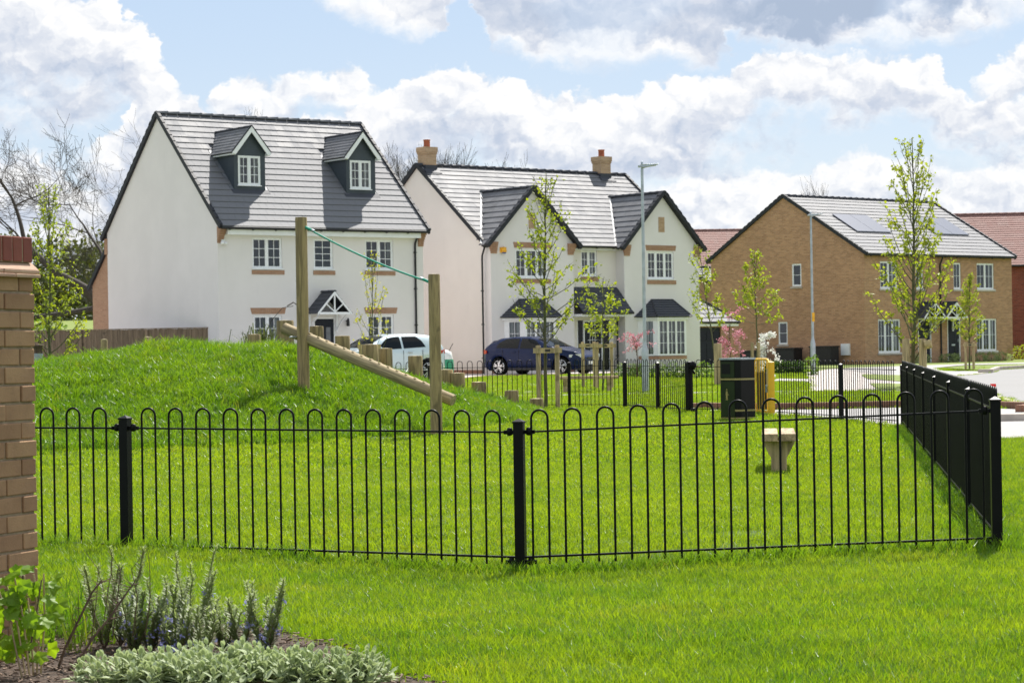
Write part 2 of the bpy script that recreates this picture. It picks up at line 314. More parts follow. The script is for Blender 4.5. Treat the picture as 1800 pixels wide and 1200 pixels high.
def soil(g, p, out, t):
    ge = g.n('ShaderNodeNewGeometry'); pos = ge.outputs['Position']; n = g.noise(pos, 14, 5, .7); n2 = g.noise(pos, .8, 4, .6)
    sep = g.n('ShaderNodeSeparateXYZ'); g.link(pos, sep.inputs[0])
    c = g.mix(g.smooth(n, .3, .7), (.035, .07, .01), (.10, .17, .02))
    farc = g.mix(g.smooth(g.noise(pos, .5, 5, .7), .3, .7), (.15, .20, .03), (.19, .24, .04)); farc = g.mix(g.m('MULTIPLY', g.smooth(n, .4, .7), .4), farc, (.10, .145, .025))
    c = g.mix(g.smooth(sep.outputs[1], 35, 60), c, farc)
    g.link(c, p.inputs['Base Color']); p.inputs['Roughness'].default_value = .95; bump(g, p, n, .6, .03)
mat('lawn_ground', soil)
def mulchm(g, p, out, t):
    oc = objc(g); n = g.noise(oc, 30, 5, .7); g.link(g.mix(g.smooth(n, .3, .7), (.025, .016, .01), (.12, .08, .055)), p.inputs['Base Color']); p.inputs['Roughness'].default_value = .95; bump(g, p, n, .8, .03)
mat('mulch_soil', mulchm); plain('mulch_chip', (.17, .115, .08), .9, var=.5, scale=30)
def glass(g, p, out, t):
    gl = g.n('ShaderNodeBsdfGlossy'); gl.inputs['Roughness'].default_value = .02; gl.inputs[0].default_value = (.9, .95, 1, 1)
    tp = g.n('ShaderNodeBsdfTransparent'); tp.inputs[0].default_value = (.82, .86, .86, 1)
    fr = g.n('ShaderNodeFresnel'); fr.inputs[0].default_value = 1.5
    ms = g.n('ShaderNodeMixShader'); g.put(ms.inputs[0], g.m('MULTIPLY_ADD', fr.outputs[0], 1.0, .03)); g.link(tp.outputs[0], ms.inputs[1]); g.link(gl.outputs[0], ms.inputs[2]); g.link(ms.outputs[0], out.inputs[0])
mat('window_glass', glass)
def pillar_brick(name, c1, c2):
    def f(g, p, out, t):
        oc = objc(g); oi = g.n('ShaderNodeObjectInfo'); off = g.n('ShaderNodeCombineXYZ'); g.put(off.inputs[0], g.m('MULTIPLY', oi.outputs['Random'], 40))
        v = g.vm('ADD', oc, off.outputs[0]); n = g.noise(v, 12, 6, .75); n2 = g.noise(v, 3, 4, .6); n3 = g.noise(v, 90, 3, .7)
        c = g.mix(g.m('ADD', g.m('MULTIPLY', oi.outputs['Random'], .6), g.m('MULTIPLY', g.smooth(n2, .3, .7), .4)), c1, c2)
        c = g.mix(g.m('MULTIPLY', g.smooth(n, .5, .75), .5), c, tuple(x*.55 for x in c1))
        g.link(c, p.inputs['Base Color']); p.inputs['Roughness'].default_value = .9; bump(g, p, g.m('MULTIPLY_ADD', n3, .4, n), .6, .008)
    mat(name, f)
pillar_brick('brick_brown', (.46, .28, .15), (.24, .125, .07)); pillar_brick('brick_cap_red', (.28, .085, .06), (.17, .045, .04)); pillar_brick('creasing_tile', (.52, .36, .25), (.45, .27, .19))
plain('mortar', (.33, .25, .17), .95, var=.2, scale=20, bmp=.4)

# ------------------------------------------------------------------ mesh helpers
class MB:
    def __init__(s): s.v = []; s.f = []; s.sm = []
    def add(s, vs, fs, smooth=False):
        n = len(s.v); s.v += [tuple(map(float, v)) for v in vs]; s.f += [tuple(i+n for i in f) for f in fs]; s.sm += [smooth]*len(fs)
    def quad(s, a, b_, c, d): s.add([a, b_, c, d], [(0, 1, 2, 3)])
    def box(s, x0, x1, y0, y1, z0, z1, ch=0):
        s.frame(Vector((x0, y0, z0)), Vector((x1-x0, 0, 0)), Vector((0, y1-y0, 0)), Vector((0, 0, z1-z0)))
    def frame(s, o, a, b_, c):       # parallelepiped from a corner and three edges
        o = Vector(o); a = Vector(a); b_ = Vector(b_); c = Vector(c)
        if a.cross(b_).dot(c) < 0: a, b_ = b_, a
        P = [o, o+a, o+a+b_, o+b_, o+c, o+a+c, o+a+b_+c, o+b_+c]
        s.add(P, [(3, 2, 1, 0), (4, 5, 6, 7), (0, 1, 5, 4), (1, 2, 6, 5), (2, 3, 7, 6), (3, 0, 4, 7)])
    def beam(s, p, q, wd, ht, up=(0, 0, 1)):   # rectangular bar between two points
        p = Vector(p); q = Vector(q); d = (q-p).normalized(); side = d.cross(Vector(up)).normalized(); u = side.cross(d)
        s.frame(p-side*wd/2-u*ht/2, q-p, side*wd, u*ht)
    def prism(s, pts, vec):          # polygon (3D points) extruded
        n = len(pts); pts = [Vector(p) for p in pts]; vec = Vector(vec)
        nrm = Vector((0, 0, 0))
        for i in range(n): nrm += pts[i].cross(pts[(i+1) % n])
        if nrm.dot(vec) > 0: pts = pts[::-1]
        s.add(pts+[p+vec for p in pts], [tuple(range(n)), tuple(range(2*n-1, n-1, -1))]+[(i, i+n, (i+1) % n+n, (i+1) % n)[::-1][::-1] for i in range(n)])
    def tube(s, pts, r, n=8, cap=True, closed=False):
        pts = [Vector(p) for p in pts]; m = len(pts); rs = r if hasattr(r, '__len__') else [r]*m
        V = []; ref = None
        for i in range(m):
            t = (pts[min(i+1, m-1)]-pts[max(i-1, 0)])
            if t.length < 1e-9: t = Vector((0, 0, 1))
            t.normalize()
            if ref is None: ref = Vector((0, 0, 1)) if abs(t.z) < .9 else Vector((1, 0, 0))
            a = t.cross(ref).normalized(); c = a.cross(t); ref = c
            for k in range(n):
                th = 2*math.pi*k/n; V.append(pts[i]+(a*math.cos(th)+c*math.sin(th))*rs[i])
        F = [(i*n+k, i*n+(k+1) % n, (i+1)*n+(k+1) % n, (i+1)*n+k) for i in range(m-1) for k in range(n)]
        s.add(V, F, True)
        if cap:
            s.add(V[:n], [tuple(range(n-1, -1, -1))]); s.add(V[-n:], [tuple(range(n))])
    def lathe(s, prof, n=24, c=(0, 0, 0)):   # (r, z) profile
        V = [(c[0]+r*math.cos(2*math.pi*k/n), c[1]+r*math.sin(2*math.pi*k/n), c[2]+z) for r, z in prof for k in range(n)]
        s.add(V, [(i*n+k, i*n+(k+1) % n, (i+1)*n+(k+1) % n, (i+1)*n+k) for i in range(len(prof)-1) for k in range(n)], True)
    def build(s, name, m, parent=None, dz=0, bevel=0, loc=None):
        me = bpy.data.meshes.new(name)
        v = [(x, y, z+dz) for x, y, z in s.v] if dz else s.v
        me.from_pydata(v, [], s.f); me.polygons.foreach_set('use_smooth', s.sm); me.update()
        box_uv(me); me.materials.append(M[m])
        o = bpy.data.objects.new(name, me); C.objects.link(o)
        if parent: o.parent = parent
        if loc is not None: o.location = loc
        if bevel:
            bv = o.modifiers.new('bevel', 'BEVEL'); bv.width = bevel; bv.segments = 2; bv.limit_method = 'ANGLE'; bv.angle_limit = R(40)
        return o
def box_uv(me):
    nl = len(me.loops)
    if not nl: return
    uv = me.uv_layers.new(name='uv')
    co = np.empty(len(me.vertices)*3); me.vertices.foreach_get('co', co); co = co.reshape(-1, 3)
    vi = np.empty(nl, int); me.loops.foreach_get('vertex_index', vi)
    nr = np.empty(len(me.polygons)*3); me.polygons.foreach_get('normal', nr); nr = nr.reshape(-1, 3)
    lt = np.empty(len(me.polygons), int); me.polygons.foreach_get('loop_total', lt)
    pn = np.repeat(nr, lt, axis=0); p = co[vi]; ax = np.abs(pn).argmax(1)
    out = np.where((ax == 0)[:, None], p[:, [1, 2]], np.where((ax == 1)[:, None], p[:, [0, 2]], p[:, [0, 1]]))
    uv.data.foreach_set('uv', out.astype(np.float32).ravel())
def tag(o, label=None, cat=None, group=None, kind=None):
    if label: o['label'] = label
    if cat: o['category'] = cat
    if group: o['group'] = group
    if kind: o['kind'] = kind
    return o
def empty(name, loc, rz=0, label=None, cat=None, group=None):
    o = bpy.data.objects.new(name, None); C.objects.link(o); o.location = loc; o.rotation_euler = (0, 0, rz); o.empty_display_size = .2
    return tag(o, label, cat, group)
def copy_tree(o, parent=None):
    c = o.copy(); C.objects.link(c); c.parent = parent
    for ch in list(o.children): copy_tree(ch, c)
    return c
def inst(name, src, parent, loc, rot=(0, 0, 0), scale=None):
    o = bpy.data.objects.new(name, src.data if hasattr(src, 'data') else src); C.objects.link(o)
    o.parent = parent; o.location = loc; o.rotation_euler = rot
    if scale: o.scale = scale
    return o

# ------------------------------------------------------------------ terrain
KN = [(0, 0), (30, 0), (44, .1), (57, .15), (68, .25), (75, .3), (90, .35), (140, .4), (3000, .4)]
def base(y): return float(np.interp(y, [k[0] for k in KN], [k[1] for k in KN]))
PX = [-16, -12, -8.6, -7.8, -7.4, -6.5, -5.5, -4.6, -3.7, -2.8, -1.85, -.93, 0, .45, .9]
PZ = [0, .45, .85, 1.00, 1.10, 1.22, 1.28, 1.30, 1.27, 1.02, .72, .40, .12, .04, 0]
FX = [-16, -8, -5, -3, -2, -1.15, 0, .9]; FY = [29, 27.6, 27.8, 28.6, 30.2, 31.6, 34, 36]
def mound(x, y):
    x = np.asarray(x, float); y = np.asarray(y, float)
    p = np.interp(x, PX, PZ, left=0, right=0); yf = np.interp(x, FX, FY); yc = np.interp(x, [-8, -3.7, .9], [37, 37.6, 41.5]); yb = yc+7.5
    t = np.clip((y-yf)/(yc-yf), 0, 1); u = np.clip((yb-y)/(yb-yc), 0, 1)
    s = np.where(y < yc, .5-.5*np.cos(np.pi*t), .5-.5*np.cos(np.pi*u))
    bump_ = .05*np.sin(x*2.1+y*.7)*np.sin(y*1.3-x*.6)
    return p*s*(1+bump_)
def dip(x, y): return -.125*np.exp(-(np.asarray(x, float)/1.6)**2)*np.exp(-((np.asarray(y, float)-13.4)/2.2)**2)   # shallow hollow where the middle post stands
def hgt(x, y): return base(y)+float(mound(x, y))+float(dip(x, y))
def field_rise(x, y):  # pasture climbing beyond the plots on the left
    return 4.3*max(0, min(1, (y-115)/95))*max(0, min(1, (6-x)/20))

xs_n = np.arange(-17, 4.01, .25); ys_n = np.arange(6, 50.01, .25)
g = MB()
def gridmesh(mb, xs, ys, fn, smooth=True):
    V = [(x, y, fn(x, y)) for y in ys for x in xs]; n = len(xs)
    mb.add(V, [(j*n+i, j*n+i+1, (j+1)*n+i+1, (j+1)*n+i) for j in range(len(ys)-1) for i in range(n-1)], smooth)
gridmesh(g, xs_n, ys_n, hgt)
ysf = np.arange(6, 51, 1.)
gridmesh(g, [4, 10, 30, 120], ysf, lambda x, y: base(y)); gridmesh(g, [-120, -60, -17], ysf, lambda x, y: base(y))
gridmesh(g, [-120, 120], [-20, 0, 6], lambda x, y: 0)
gridmesh(g, [-120, 120], list(range(50, 111)), lambda x, y: base(y))
gridmesh(g, [-900, -400, -120], [-20, 110, 230], lambda x, y: base(y)); gridmesh(g, [120, 400, 900], [-20, 110, 230], lambda x, y: base(y))
gridmesh(g, list(range(-120, 121, 10)), list(range(110, 231, 5)), lambda x, y: base(y)+field_rise(x, y))
gridmesh(g, list(range(-900, 901, 60)), [230, 300, 500, 900, 1500, 2500], lambda x, y: base(y)+field_rise(x, y) if x < 0 else base(y))
gr = g.build('ground', 'lawn_ground'); tag(gr, kind='structure')

def inpoly(x, y, P):
    c = False; n = len(P)
    for i in range(n):
        (x1, y1), (x2, y2) = P[i], P[(i+1) % n]
        if (y1 > y) != (y2 > y) and x < (x2-x1)*(y-y1)/(y2-y1)+x1: c = not c
    return c
SHEETS = []
def sheet(name, P, m, off, exclude=True):
    bm = bmesh.new(); vs = [bm.verts.new((x, y, 0)) for x, y in P]; bm.faces.new(vs)
    y0 = min(p[1] for p in P); y1 = max(p[1] for p in P)
    for yy in range(int(math.ceil(y0)), int(y1)+1):
        bmesh.ops.bisect_plane(bm, geom=bm.verts[:]+bm.edges[:]+bm.faces[:], plane_co=(0, yy, 0), plane_no=(0, 1, 0), dist=1e-4)
    bmesh.ops.triangulate(bm, faces=bm.faces[:])
    for v in bm.verts: v.co.z = base(v.co.y)+off
    bmesh.ops.recalc_face_normals(bm, faces=bm.faces[:])
    me = bpy.data.meshes.new(name); bm.to_mesh(me); bm.free(); box_uv(me); me.materials.append(M[m])
    o = bpy.data.objects.new(name, me); C.objects.link(o); tag(o, kind='structure')
    if exclude: SHEETS.append(P)
    return o
GATE_PATH = [(3.4, 41.6), (4.2, 40.9), (4.5, 38.6), (5.3, 36.0), (5.72, 33.4), (5.15, 29.0), (6.4, 28.9), (9, 29.2), (16, 30.5), (16, 34.8), (8.2, 34.6), (7.9, 36.5), (9.0, 39.0), (8.2, 41.0), (7.0, 41.4), (5.8, 41.1), (4.6, 41.2), (3.6, 42.1)]
sheet('pavement', GATE_PATH, 'path_grey', .012)
sheet('pavement', [(7.9, 36.5), (8.2, 34.75), (16, 34.95), (16, 36.3), (9.5, 37.4), (8.6, 38.0)], 'tactile_buff', .02)
sheet('road', [(9.2, 38.2), (9.7, 37.6), (16, 36.6), (30, 37), (60, 40), (60, 76), (30, 82), (18.1, 80), (16.6, 77.6), (15.2, 72.2), (13.2, 68), (12.6, 64), (11.0, 54), (9.6, 43)], 'road_asphalt', .016)
sheet('pavement', [(12.6, 64.1), (13.2, 68.1), (15.2, 72.4), (15.6, 75), (14.6, 77), (15.8, 85), (18.6, 93), (26, 95), (60, 99), (60, 103), (26, 101.5), (20, 98), (13.6, 89.5), (12.3, 85), (11.5, 70), (11.3, 64)], 'path_grey', .020)
sheet('path', [(7.15, 54.9), (7.85, 60), (8.6, 66), (10.2, 79), (11.9, 86), (13.4, 90), (16.5, 92), (14.6, 77), (12.4, 66), (11.3, 62), (10.4, 58.5), (9.3, 53.3)], 'block_paving', .014)
sheet('grass_verge', [(10.9, 71), (11.3, 73.2), (12.2, 70), (11.3, 64), (10.7, 62.9), (10.35, 66.3)], 'lawn_ground', .028, False)
sheet('grass_verge', [(9.6, 61.2), (10.5, 60), (10.2, 57), (9.39, 53.8), (8.83, 54.9)], 'lawn_ground', .028, False)
sheet('path', [(-14, 53.2), (-1.1, 54.5), (1.1, 54.8), (2.6, 54.9), (4.8, 55.2), (7.15, 54.75), (7.25, 55.25), (4.8, 55.8), (2.6, 55.6), (1.1, 55.5), (-1.1, 55.2), (-14, 54)], 'path_pale', .01)
sheet('path', [(7.5, 66.4), (8.5, 64.6), (8.9, 67.5), (8.1, 69.0)], 'path_pale', .014)
sheet('path', [(5.4, 92), (6.0, 89.5), (6.1, 82.6), (6.5, 79.0), (8.4, 77.5), (8.5, 78.3), (6.9, 79.8), (6.6, 82.8), (6.5, 89.5), (6, 92.5)], 'path_pale', .018)
sheet('path', [(-22, 58), (-14, 60), (-10.5, 66), (-11, 68), (-15, 64), (-23, 62)], 'path_pale', .010)
sheet('bounce_paving', [(-34, 84), (-10.3, 77.2), (-10.1, 76.8), (-9.6, 71.6), (-13, 68), (-22, 66), (-34, 68)], 'path_pale', .010)  # unseen pale paving, added to bounce neutral light onto the white walls
sheet('bounce_paving', [(-9.9, 77.4), (-30, 81.3), (-30, 96), (-3, 96), (-1.4, 90), (-3.4, 84)], 'block_paving', .008)  # added paving out of view, cuts the green bounce on house one
sheet('driveway', [(-9.5, 71.5), (-2.6, 72), (-1.0, 82), (3.3, 83), (4.4, 85.5), (4.2, 91), (-1, 92), (-3.5, 86), (-9.7, 77.3)], 'block_paving', .022)  # drive under the cars; hidden stretch by the mound added for neutral bounce
sheet('flower_bed', [(-2.6, 11.0), (-2.3, 10.9), (-1.6, 10.6), (-1.15, 10.2), (-.85, 9.7), (-.62, 9.2), (-.5, 8.7), (-.3, 8.4), (-.1, 8.0), (-.1, 7), (-4, 7), (-4, 11)], 'mulch_soil', .012)
def kerb(name, pts, wd, ht, m, z0=-.1):
    k = MB(); L = [Vector((x, y, 0)) for x, y in pts]; n = len(L); V = []
    for i, p in enumerate(L):
        t = (L[min(i+1, n-1)]-L[max(i-1, 0)]).normalized(); nn = Vector((-t.y, t.x, 0))
        z = base(p.y)
        for s_, h_ in ((-.5, z0), (-.5, ht), (.5, ht), (.5, z0)): q = p+nn*wd*s_; V.append((q.x, q.y, z+h_))
    k.add(V, [(i*4+j, i*4+j+1, i*4+4+j+1, i*4+4+j) for i in range(n-1) for j in range(3)]); k.add(V[:4], [(3, 2, 1, 0)]); k.add(V[-4:], [(0, 1, 2, 3)])
    o = k.build(name, m, bevel=.012); tag(o, kind='structure'); return o
kerb('brick_edging', [(3.25, 42.0), (3.6, 42.25), (4.1, 41.7), (4.7, 41.35), (5.8, 41.35), (7.0, 41.6), (8.3, 41.15), (9.1, 39.3), (8.5, 38.2)], .14, .13, 'brown_brick')
kerb('kerb', [(7.3, 34.65), (9, 34.75), (12, 34.85), (16, 34.95)], .13, .12, 'kerb_stone')
kerb('kerb', [(8.6, 38.15), (9.6, 37.5), (12, 37.0), (16, 36.45), (24, 36.6)], .12, .03, 'kerb_stone')
kerb('kerb', [(14.9, 72.6), (15.3, 72.8), (16.6, 77.8), (18.1, 80.4), (30, 82.5), (60, 77)], .15, .13, 'kerb_stone')
kerb('kerb', [(15.0, 72.3), (13.1, 68.1), (12.5, 64.1), (11, 54.1), (9.5, 43), (9.1, 39.8)], .13, .03, 'kerb_stone')
kerb('kerb', [(-9.4, 71.3), (-2.6, 71.8), (-1.0, 81.8), (3.3, 82.8), (4.5, 85.4)], .12, .05, 'brown_brick')
sheet('grass_verge', [(15.5, 75.6), (16.4, 77.9), (18.0, 80.5), (30, 82.7), (30, 91), (20.8, 90.5), (17.6, 88), (15.7, 83)], 'lawn_ground', .05, False)

# ------------------------------------------------------------------ grass
def tuft(name, n, rad, h0, h1, wdt, lean, m, seed):
    r = random.Random(seed); mb = MB()
    for i in range(n):
        a = r.uniform(0, 6.283); q = rad*math.sqrt(r.random()); x = q*math.cos(a); y = q*math.sin(a)
        h = r.uniform(h0, h1); d = r.uniform(0, 6.283); l = r.uniform(.2, 1)*lean*h; t = r.uniform(0, 6.283); wx = math.cos(t)*wdt/2; wy = math.sin(t)*wdt/2
        cx, cy = math.cos(d)*l, math.sin(d)*l
        mb.add([(x-wx, y-wy, -.01), (x+wx, y+wy, -.01), (x+cx*.35+wx*.8, y+cy*.35+wy*.8, h*.6), (x+cx*.35-wx*.8, y+cy*.35-wy*.8, h*.6), (x+cx, y+cy, h)], [(0, 1, 2, 3), (3, 2, 4)], False)
    me = bpy.data.meshes.new(name); me.from_pydata(mb.v, [], mb.f); me.materials.append(M[m])
    return bpy.data.objects.new(name, me)
def scatter(name, pts, tufts, label):
    """one object per patch of turf: points with a geometry-nodes scatter of tufts"""
    me = bpy.data.meshes.new(name); me.from_pydata([tuple(p) for p in pts], [], [])
    o = bpy.data.objects.new(name, me); C.objects.link(o); tag(o, label, 'grass', kind='stuff')
    ng = bpy.data.node_groups.new(name, 'GeometryNodeTree')
    ng.interface.new_socket('Geometry', in_out='INPUT', socket_type='NodeSocketGeometry'); ng.interface.new_socket('Geometry', in_out='OUTPUT', socket_type='NodeSocketGeometry')
    q = NB(ng); gi = q.n('NodeGroupInput'); go = q.n('NodeGroupOutput'); jn = q.n('GeometryNodeJoinGeometry')
    idx = q.n('GeometryNodeInputIndex')
    for k, tf in enumerate(tufts):
        oi = q.n('GeometryNodeObjectInfo'); oi.inputs['Object'].default_value = tf
        ip = q.n('GeometryNodeInstanceOnPoints'); q.link(gi.outputs[0], ip.inputs['Points']); q.link(oi.outputs['Geometry'], ip.inputs['Instance'])
        fm = q.m('MODULO', idx.outputs[0], len(tufts)); cp = q.n('FunctionNodeCompare', data_type='FLOAT', operation='EQUAL'); q.link(fm, cp.inputs[0]); cp.inputs[1].default_value = k; cp.inputs[12 if len(cp.inputs) > 12 else 2].default_value = .1
        q.link(cp.outputs[0], ip.inputs['Selection'])
        rr = q.n('FunctionNodeRandomValue', data_type='FLOAT_VECTOR'); rr.inputs[0].default_value = (-.12, -.12, 0); rr.inputs[1].default_value = (.12, .12, 6.283)
        q.link(rr.outputs[0], ip.inputs['Rotation'])
        rs = q.n('FunctionNodeRandomValue', data_type='FLOAT'); rs.inputs[2].default_value = .7; rs.inputs[3].default_value = 1.3; rs.inputs['Seed'].default_value = 5
        q.link(rs.outputs[1], ip.inputs['Scale']); q.link(ip.outputs[0], jn.inputs[0])
    q.link(jn.outputs[0], go.inputs[0])
    md = o.modifiers.new('scatter', 'NODES'); md.node_group = ng
    return o
nr = np.random.RandomState(11)
def sample(y0, y1, dens, keep):
    A = 0; out = []; y = y0
    while y < y1:
        yy = min(y+1, y1); hw = .232*yy+1.2; n = nr.poisson(dens*2*hw*(yy-y))
        X = nr.uniform(-hw, hw, n); Y = nr.uniform(y, yy, n)
        for a, c in zip(X, Y):
            if keep(a, c) and not any(inpoly(a, c, P) for P in SHEETS): out.append((a, c))
        y = yy
    X = np.array([p[0] for p in out]); Y = np.array([p[1] for p in out])
    Z = np.interp(Y, [k[0] for k in KN], [k[1] for k in KN])+mound(X, Y)+dip(X, Y)
    return np.c_[X, Y, Z]
def fence_y(x): return 13.6+(-.07*(x-.03) if x > .03 else -.4*(x-.03))
def noise2(x, y): return math.sin(x*1.7+1.3*math.sin(y*.9))*math.sin(y*2.3+1.1*math.sin(x*1.9))
mown = [tuft('tuft_a', 42, .13, .025, .055, .0045, .9, 'grass_mown', 1), tuft('tuft_b', 42, .13, .02, .05, .005, 1.1, 'grass_mown', 2)]
mown_far = [tuft('tuft_c', 34, .2, .03, .06, .011, .9, 'grass_mown', 3), tuft('tuft_d', 34, .2, .03, .055, .012, 1.0, 'grass_mown', 4)]
longt = [tuft('tuft_e', 40, .12, .05, .12, .005, .8, 'grass_long', 5), tuft('tuft_f', 40, .12, .04, .10, .006, 1.1, 'grass_long', 6)]
long_far = [tuft('tuft_g', 34, .16, .05, .12, .011, .9, 'grass_long', 7), tuft('tuft_h', 34, .16, .04, .10, .012, 1.2, 'grass_long', 8)]
midt = [tuft('tuft_i', 50, .11, .025, .062, .0036, .85, 'grass_mown', 9), tuft('tuft_j', 50, .11, .02, .055, .0038, 1.1, 'grass_long', 10), tuft('tuft_k', 50, .11, .025, .06, .0036, .85, 'grass_mown', 12)]
onmound = lambda x, y: mound(x, y) > .05
outside = lambda x, y: y < fence_y(x)+.1 or (x > 2.9+(y-13.4)*.138)
scatter('lawn_grass', sample(7.2, 16, 230, lambda x, y: outside(x, y)), midt, 'shaggy green grass in front of the bow top railing')
scatter('lawn_grass', sample(16, 30, 120, lambda x, y: outside(x, y)), midt, 'shaggy green grass outside the railing on the right')
scatter('lawn_grass', sample(13, 24, 125, lambda x, y: not outside(x, y) and not onmound(x, y)), mown, 'short mown bright grass inside the railing near the timber seat')
scatter('lawn_grass', sample(24, 47, 42, lambda x, y: not outside(x, y) and not onmound(x, y)), mown_far, 'mown grass around the bin and along the back railing')
scatter('lawn_grass', sample(30, 84, 15, lambda x, y: (outside(x, y) or y > 44.5) and y > 30 and not onmound(x, y)), mown_far, 'mown grass beyond the play area railing, in front of the houses')
tallt = [tuft('tuft_m', 30, .15, .10, .19, .011, 1.0, 'grass_long', 17), tuft('tuft_n', 30, .17, .09, .17, .012, 1.3, 'grass_long', 18)]
scatter('long_grass', sample(26.5, 46, 26, lambda x, y: mound(x, y) > .04 and noise2(x, y) > .12+.3*((y-27)/12)), tallt, 'taller tufts of grass on the mound')
scatter('long_grass', sample(7.2, 13.4, 16, lambda x, y: noise2(x*1.6, y*1.2) > .45), [tuft('tuft_p', 30, .09, .05, .10, .004, 1.0, 'grass_long', 19)], 'darker uncut tufts in the near lawn')
scatter('long_grass', sample(26.5, 46, 95, onmound), long_far, 'long lush grass covering the mound')
fp = [(x, fence_y(x)+nr.normal(0, .06), float(dip(x, 13.5))) for x in nr.uniform(-4.5, 3, 330)] + [(2.86+(y-13.4)*.138+nr.normal(0, .07), y, 0) for y in nr.uniform(13.2, 33, 420)]
scatter('long_grass', fp, longt, 'uncut grass growing along the foot of the railings')

# ------------------------------------------------------------------ bow top railings
def hoop_mesh(wd, h, r, n=8):
    mb = MB(); rr = wd/2; pts = [(-rr, 0, .0), (-rr, 0, h*.5), (-rr, 0, h-rr)]+[(-rr*math.cos(a), 0, h-rr+rr*math.sin(a)) for a in [math.pi*i/10 for i in range(1, 10)]]+[(rr, 0, h-rr), (rr, 0, h*.5), (rr, 0, 0)]
    mb.tube(pts, r, n); me = bpy.data.meshes.new('hoop'); me.from_pydata(mb.v, [], mb.f); me.polygons.foreach_set('use_smooth', mb.sm); me.materials.append(M['fence_black']); return me
HOOP = hoop_mesh(.0985, .92, .0072, 8); HOOP_FAR = hoop_mesh(.0985, .92, .0075, 5); HOOP_YEL = hoop_mesh(.0985, .92, .008, 6)
def post_mesh(wd, h, m):
    mb = MB(); a = wd/2; mb.box(-a, a, -a, a, -.15, h); c = a+.004
    mb.box(-c, c, -c, c, h+.001, h+.012); mb.add([(-c, -c, h+.012), (c, -c, h+.012), (c, c, h+.012), (-c, c, h+.012), (0, 0, h+.03)], [(0, 1, 4), (1, 2, 4), (2, 3, 4), (3, 0, 4)])
    o = mb.build('post', m); C.objects.unlink(o); return o.data
POST = post_mesh(.06, .875, 'fence_black'); POST_BIG = post_mesh(.10, .9, 'fence_black'); POST_Y = post_mesh(.10, .9, 'gate_yellow')
def clamp_mesh():
    mb = MB(); mb.box(-.035, .035, -.012, .012, -.012, .012); mb.lathe([(0, .028), (.014, .026), (.018, .014), (.018, -.014), (.012, -.02), (0, -.022)], 10)
    o = mb.build('clamp', 'fence_black'); C.objects.unlink(o); return o.data
CLAMP = clamp_mesh()
def railing(label, pts, far=False, posts=None, group=None):
    root = empty('railing', (pts[0][0], pts[0][1], pts[0][2]), 0, label, 'railing', group); O = Vector(pts[0][:3])
    for i, (a, c) in enumerate(zip(pts, pts[1:])):
        A = Vector(a)-O; B = Vector(c)-O; d = B-A; L = Vector((d.x, d.y, 0)).length; ang = math.atan2(d.y, d.x); u = d/L
        n = int((L-.05)/.197); m0 = (L-(n-1)*.197)/2
        for k in range(n):
            p = A+u*(m0+k*.197); inst('hoop', HOOP_FAR if far else HOOP, root, p+Vector((0, 0, .03)), (0, 0, ang))
        for z, wd in ((.822, .011), (.075, .012)):
            r_ = MB(); r_.beam(A+u*.03+Vector((0, 0, z)), B-u*.03+Vector((0, 0, z)), .024, wd); r_.build('rail', 'fence_black', root)
        if not far:
            for s_ in (.06, L-.06):
                inst('clamp', CLAMP, root, A+u*s_+Vector((0, 0, .822)), (0, 0, ang)); inst('clamp', CLAMP, root, A+u*s_+Vector((0, 0, .045)), (0, 0, ang))
    for i, p in enumerate(pts):
        big = posts and posts[i]
        if big == 'skip': continue
        d = Vector(pts[min(i+1, len(pts)-1)])-Vector(pts[max(i-1, 0)])
        inst('post', POST_BIG if big else POST, root, Vector(p)-O, (0, 0, math.atan2(d.y, d.x)))
    return root
ux, uy = .94, -.341
railing('black bow top railing across the foreground, on the near side of the play area', [(-2.49-2.75*.93, 14.6+2.75*.36, -.03), (-2.49, 14.6, -.045), (.034, 13.62, -.078), (2.83, 13.36, .015)])
SF = [(2.865+(5.72-2.865)*i/7, 13.45+(33.4-13.45)*i/7, .015+.03*i/7) for i in range(8)]
railing('black bow top railing running away from the corner post along the right side', SF, posts=['skip']+[None]*7)
railing('black bow top railing from the side run to the yellow gate, by the paved path', [(5.66, 33.55, .04), (5.19, 36.0, .05), (4.45, 38.45, .06)], True, ['skip', None, 'skip'])
railing('black bow top railing at the back of the play area, passing behind the bin', [(4.2, 40.0, .07), (3.14, 40.5, .075), (2.68, 42.0, .085), (2.15, 43.6, .095), (1.11, 44.5, .10), (-1.6, 43.9, .10), (-4.3, 43.2, .095), (-7.0, 42.5, .09), (-9.8, 41.8, .085)], True, [None, True]+[None]*7)
# yellow gate: leaf, bow top bars, latch post
gt = empty('play_area_gate', (4.38, 38.6, .06), math.atan2(1.25, -.16), 'bright yellow steel gate with bow top bars and its thick latch post', 'gate')
gm = MB()
for x in (.09, 1.2): gm.box(x-.022, x+.022, -.02, .02, .06, .86)
gm.tube([(.09, 0, .86), (.14, 0, .93), (.25, 0, .96), (1.05, 0, .96), (1.15, 0, .93), (1.2, 0, .86)], .02, 8); gm.box(.112, 1.178, -.012, .012, .045, .085)
gm.build('gate_frame', 'gate_yellow', gt)
for k in range(5):
    q = MB(); x = .27+k*.185; q.tube([(x, 0, .086), (x, 0, .945)], .009, 6); q.build('bar', 'gate_yellow', gt)
q = MB(); q.box(.30, 1.08, -.024, -.014, .10, .74); q.build('rubber_panel', 'trim_black', gt)
q = MB(); q.box(.05, .08, .021, .05, .40, .80); q.box(.02, .13, .031, .06, .50, .53); q.tube([(.08, .06, .50), (.08, .06, .40)], .012, 8); q.build('latch', 'galvanised', gt)
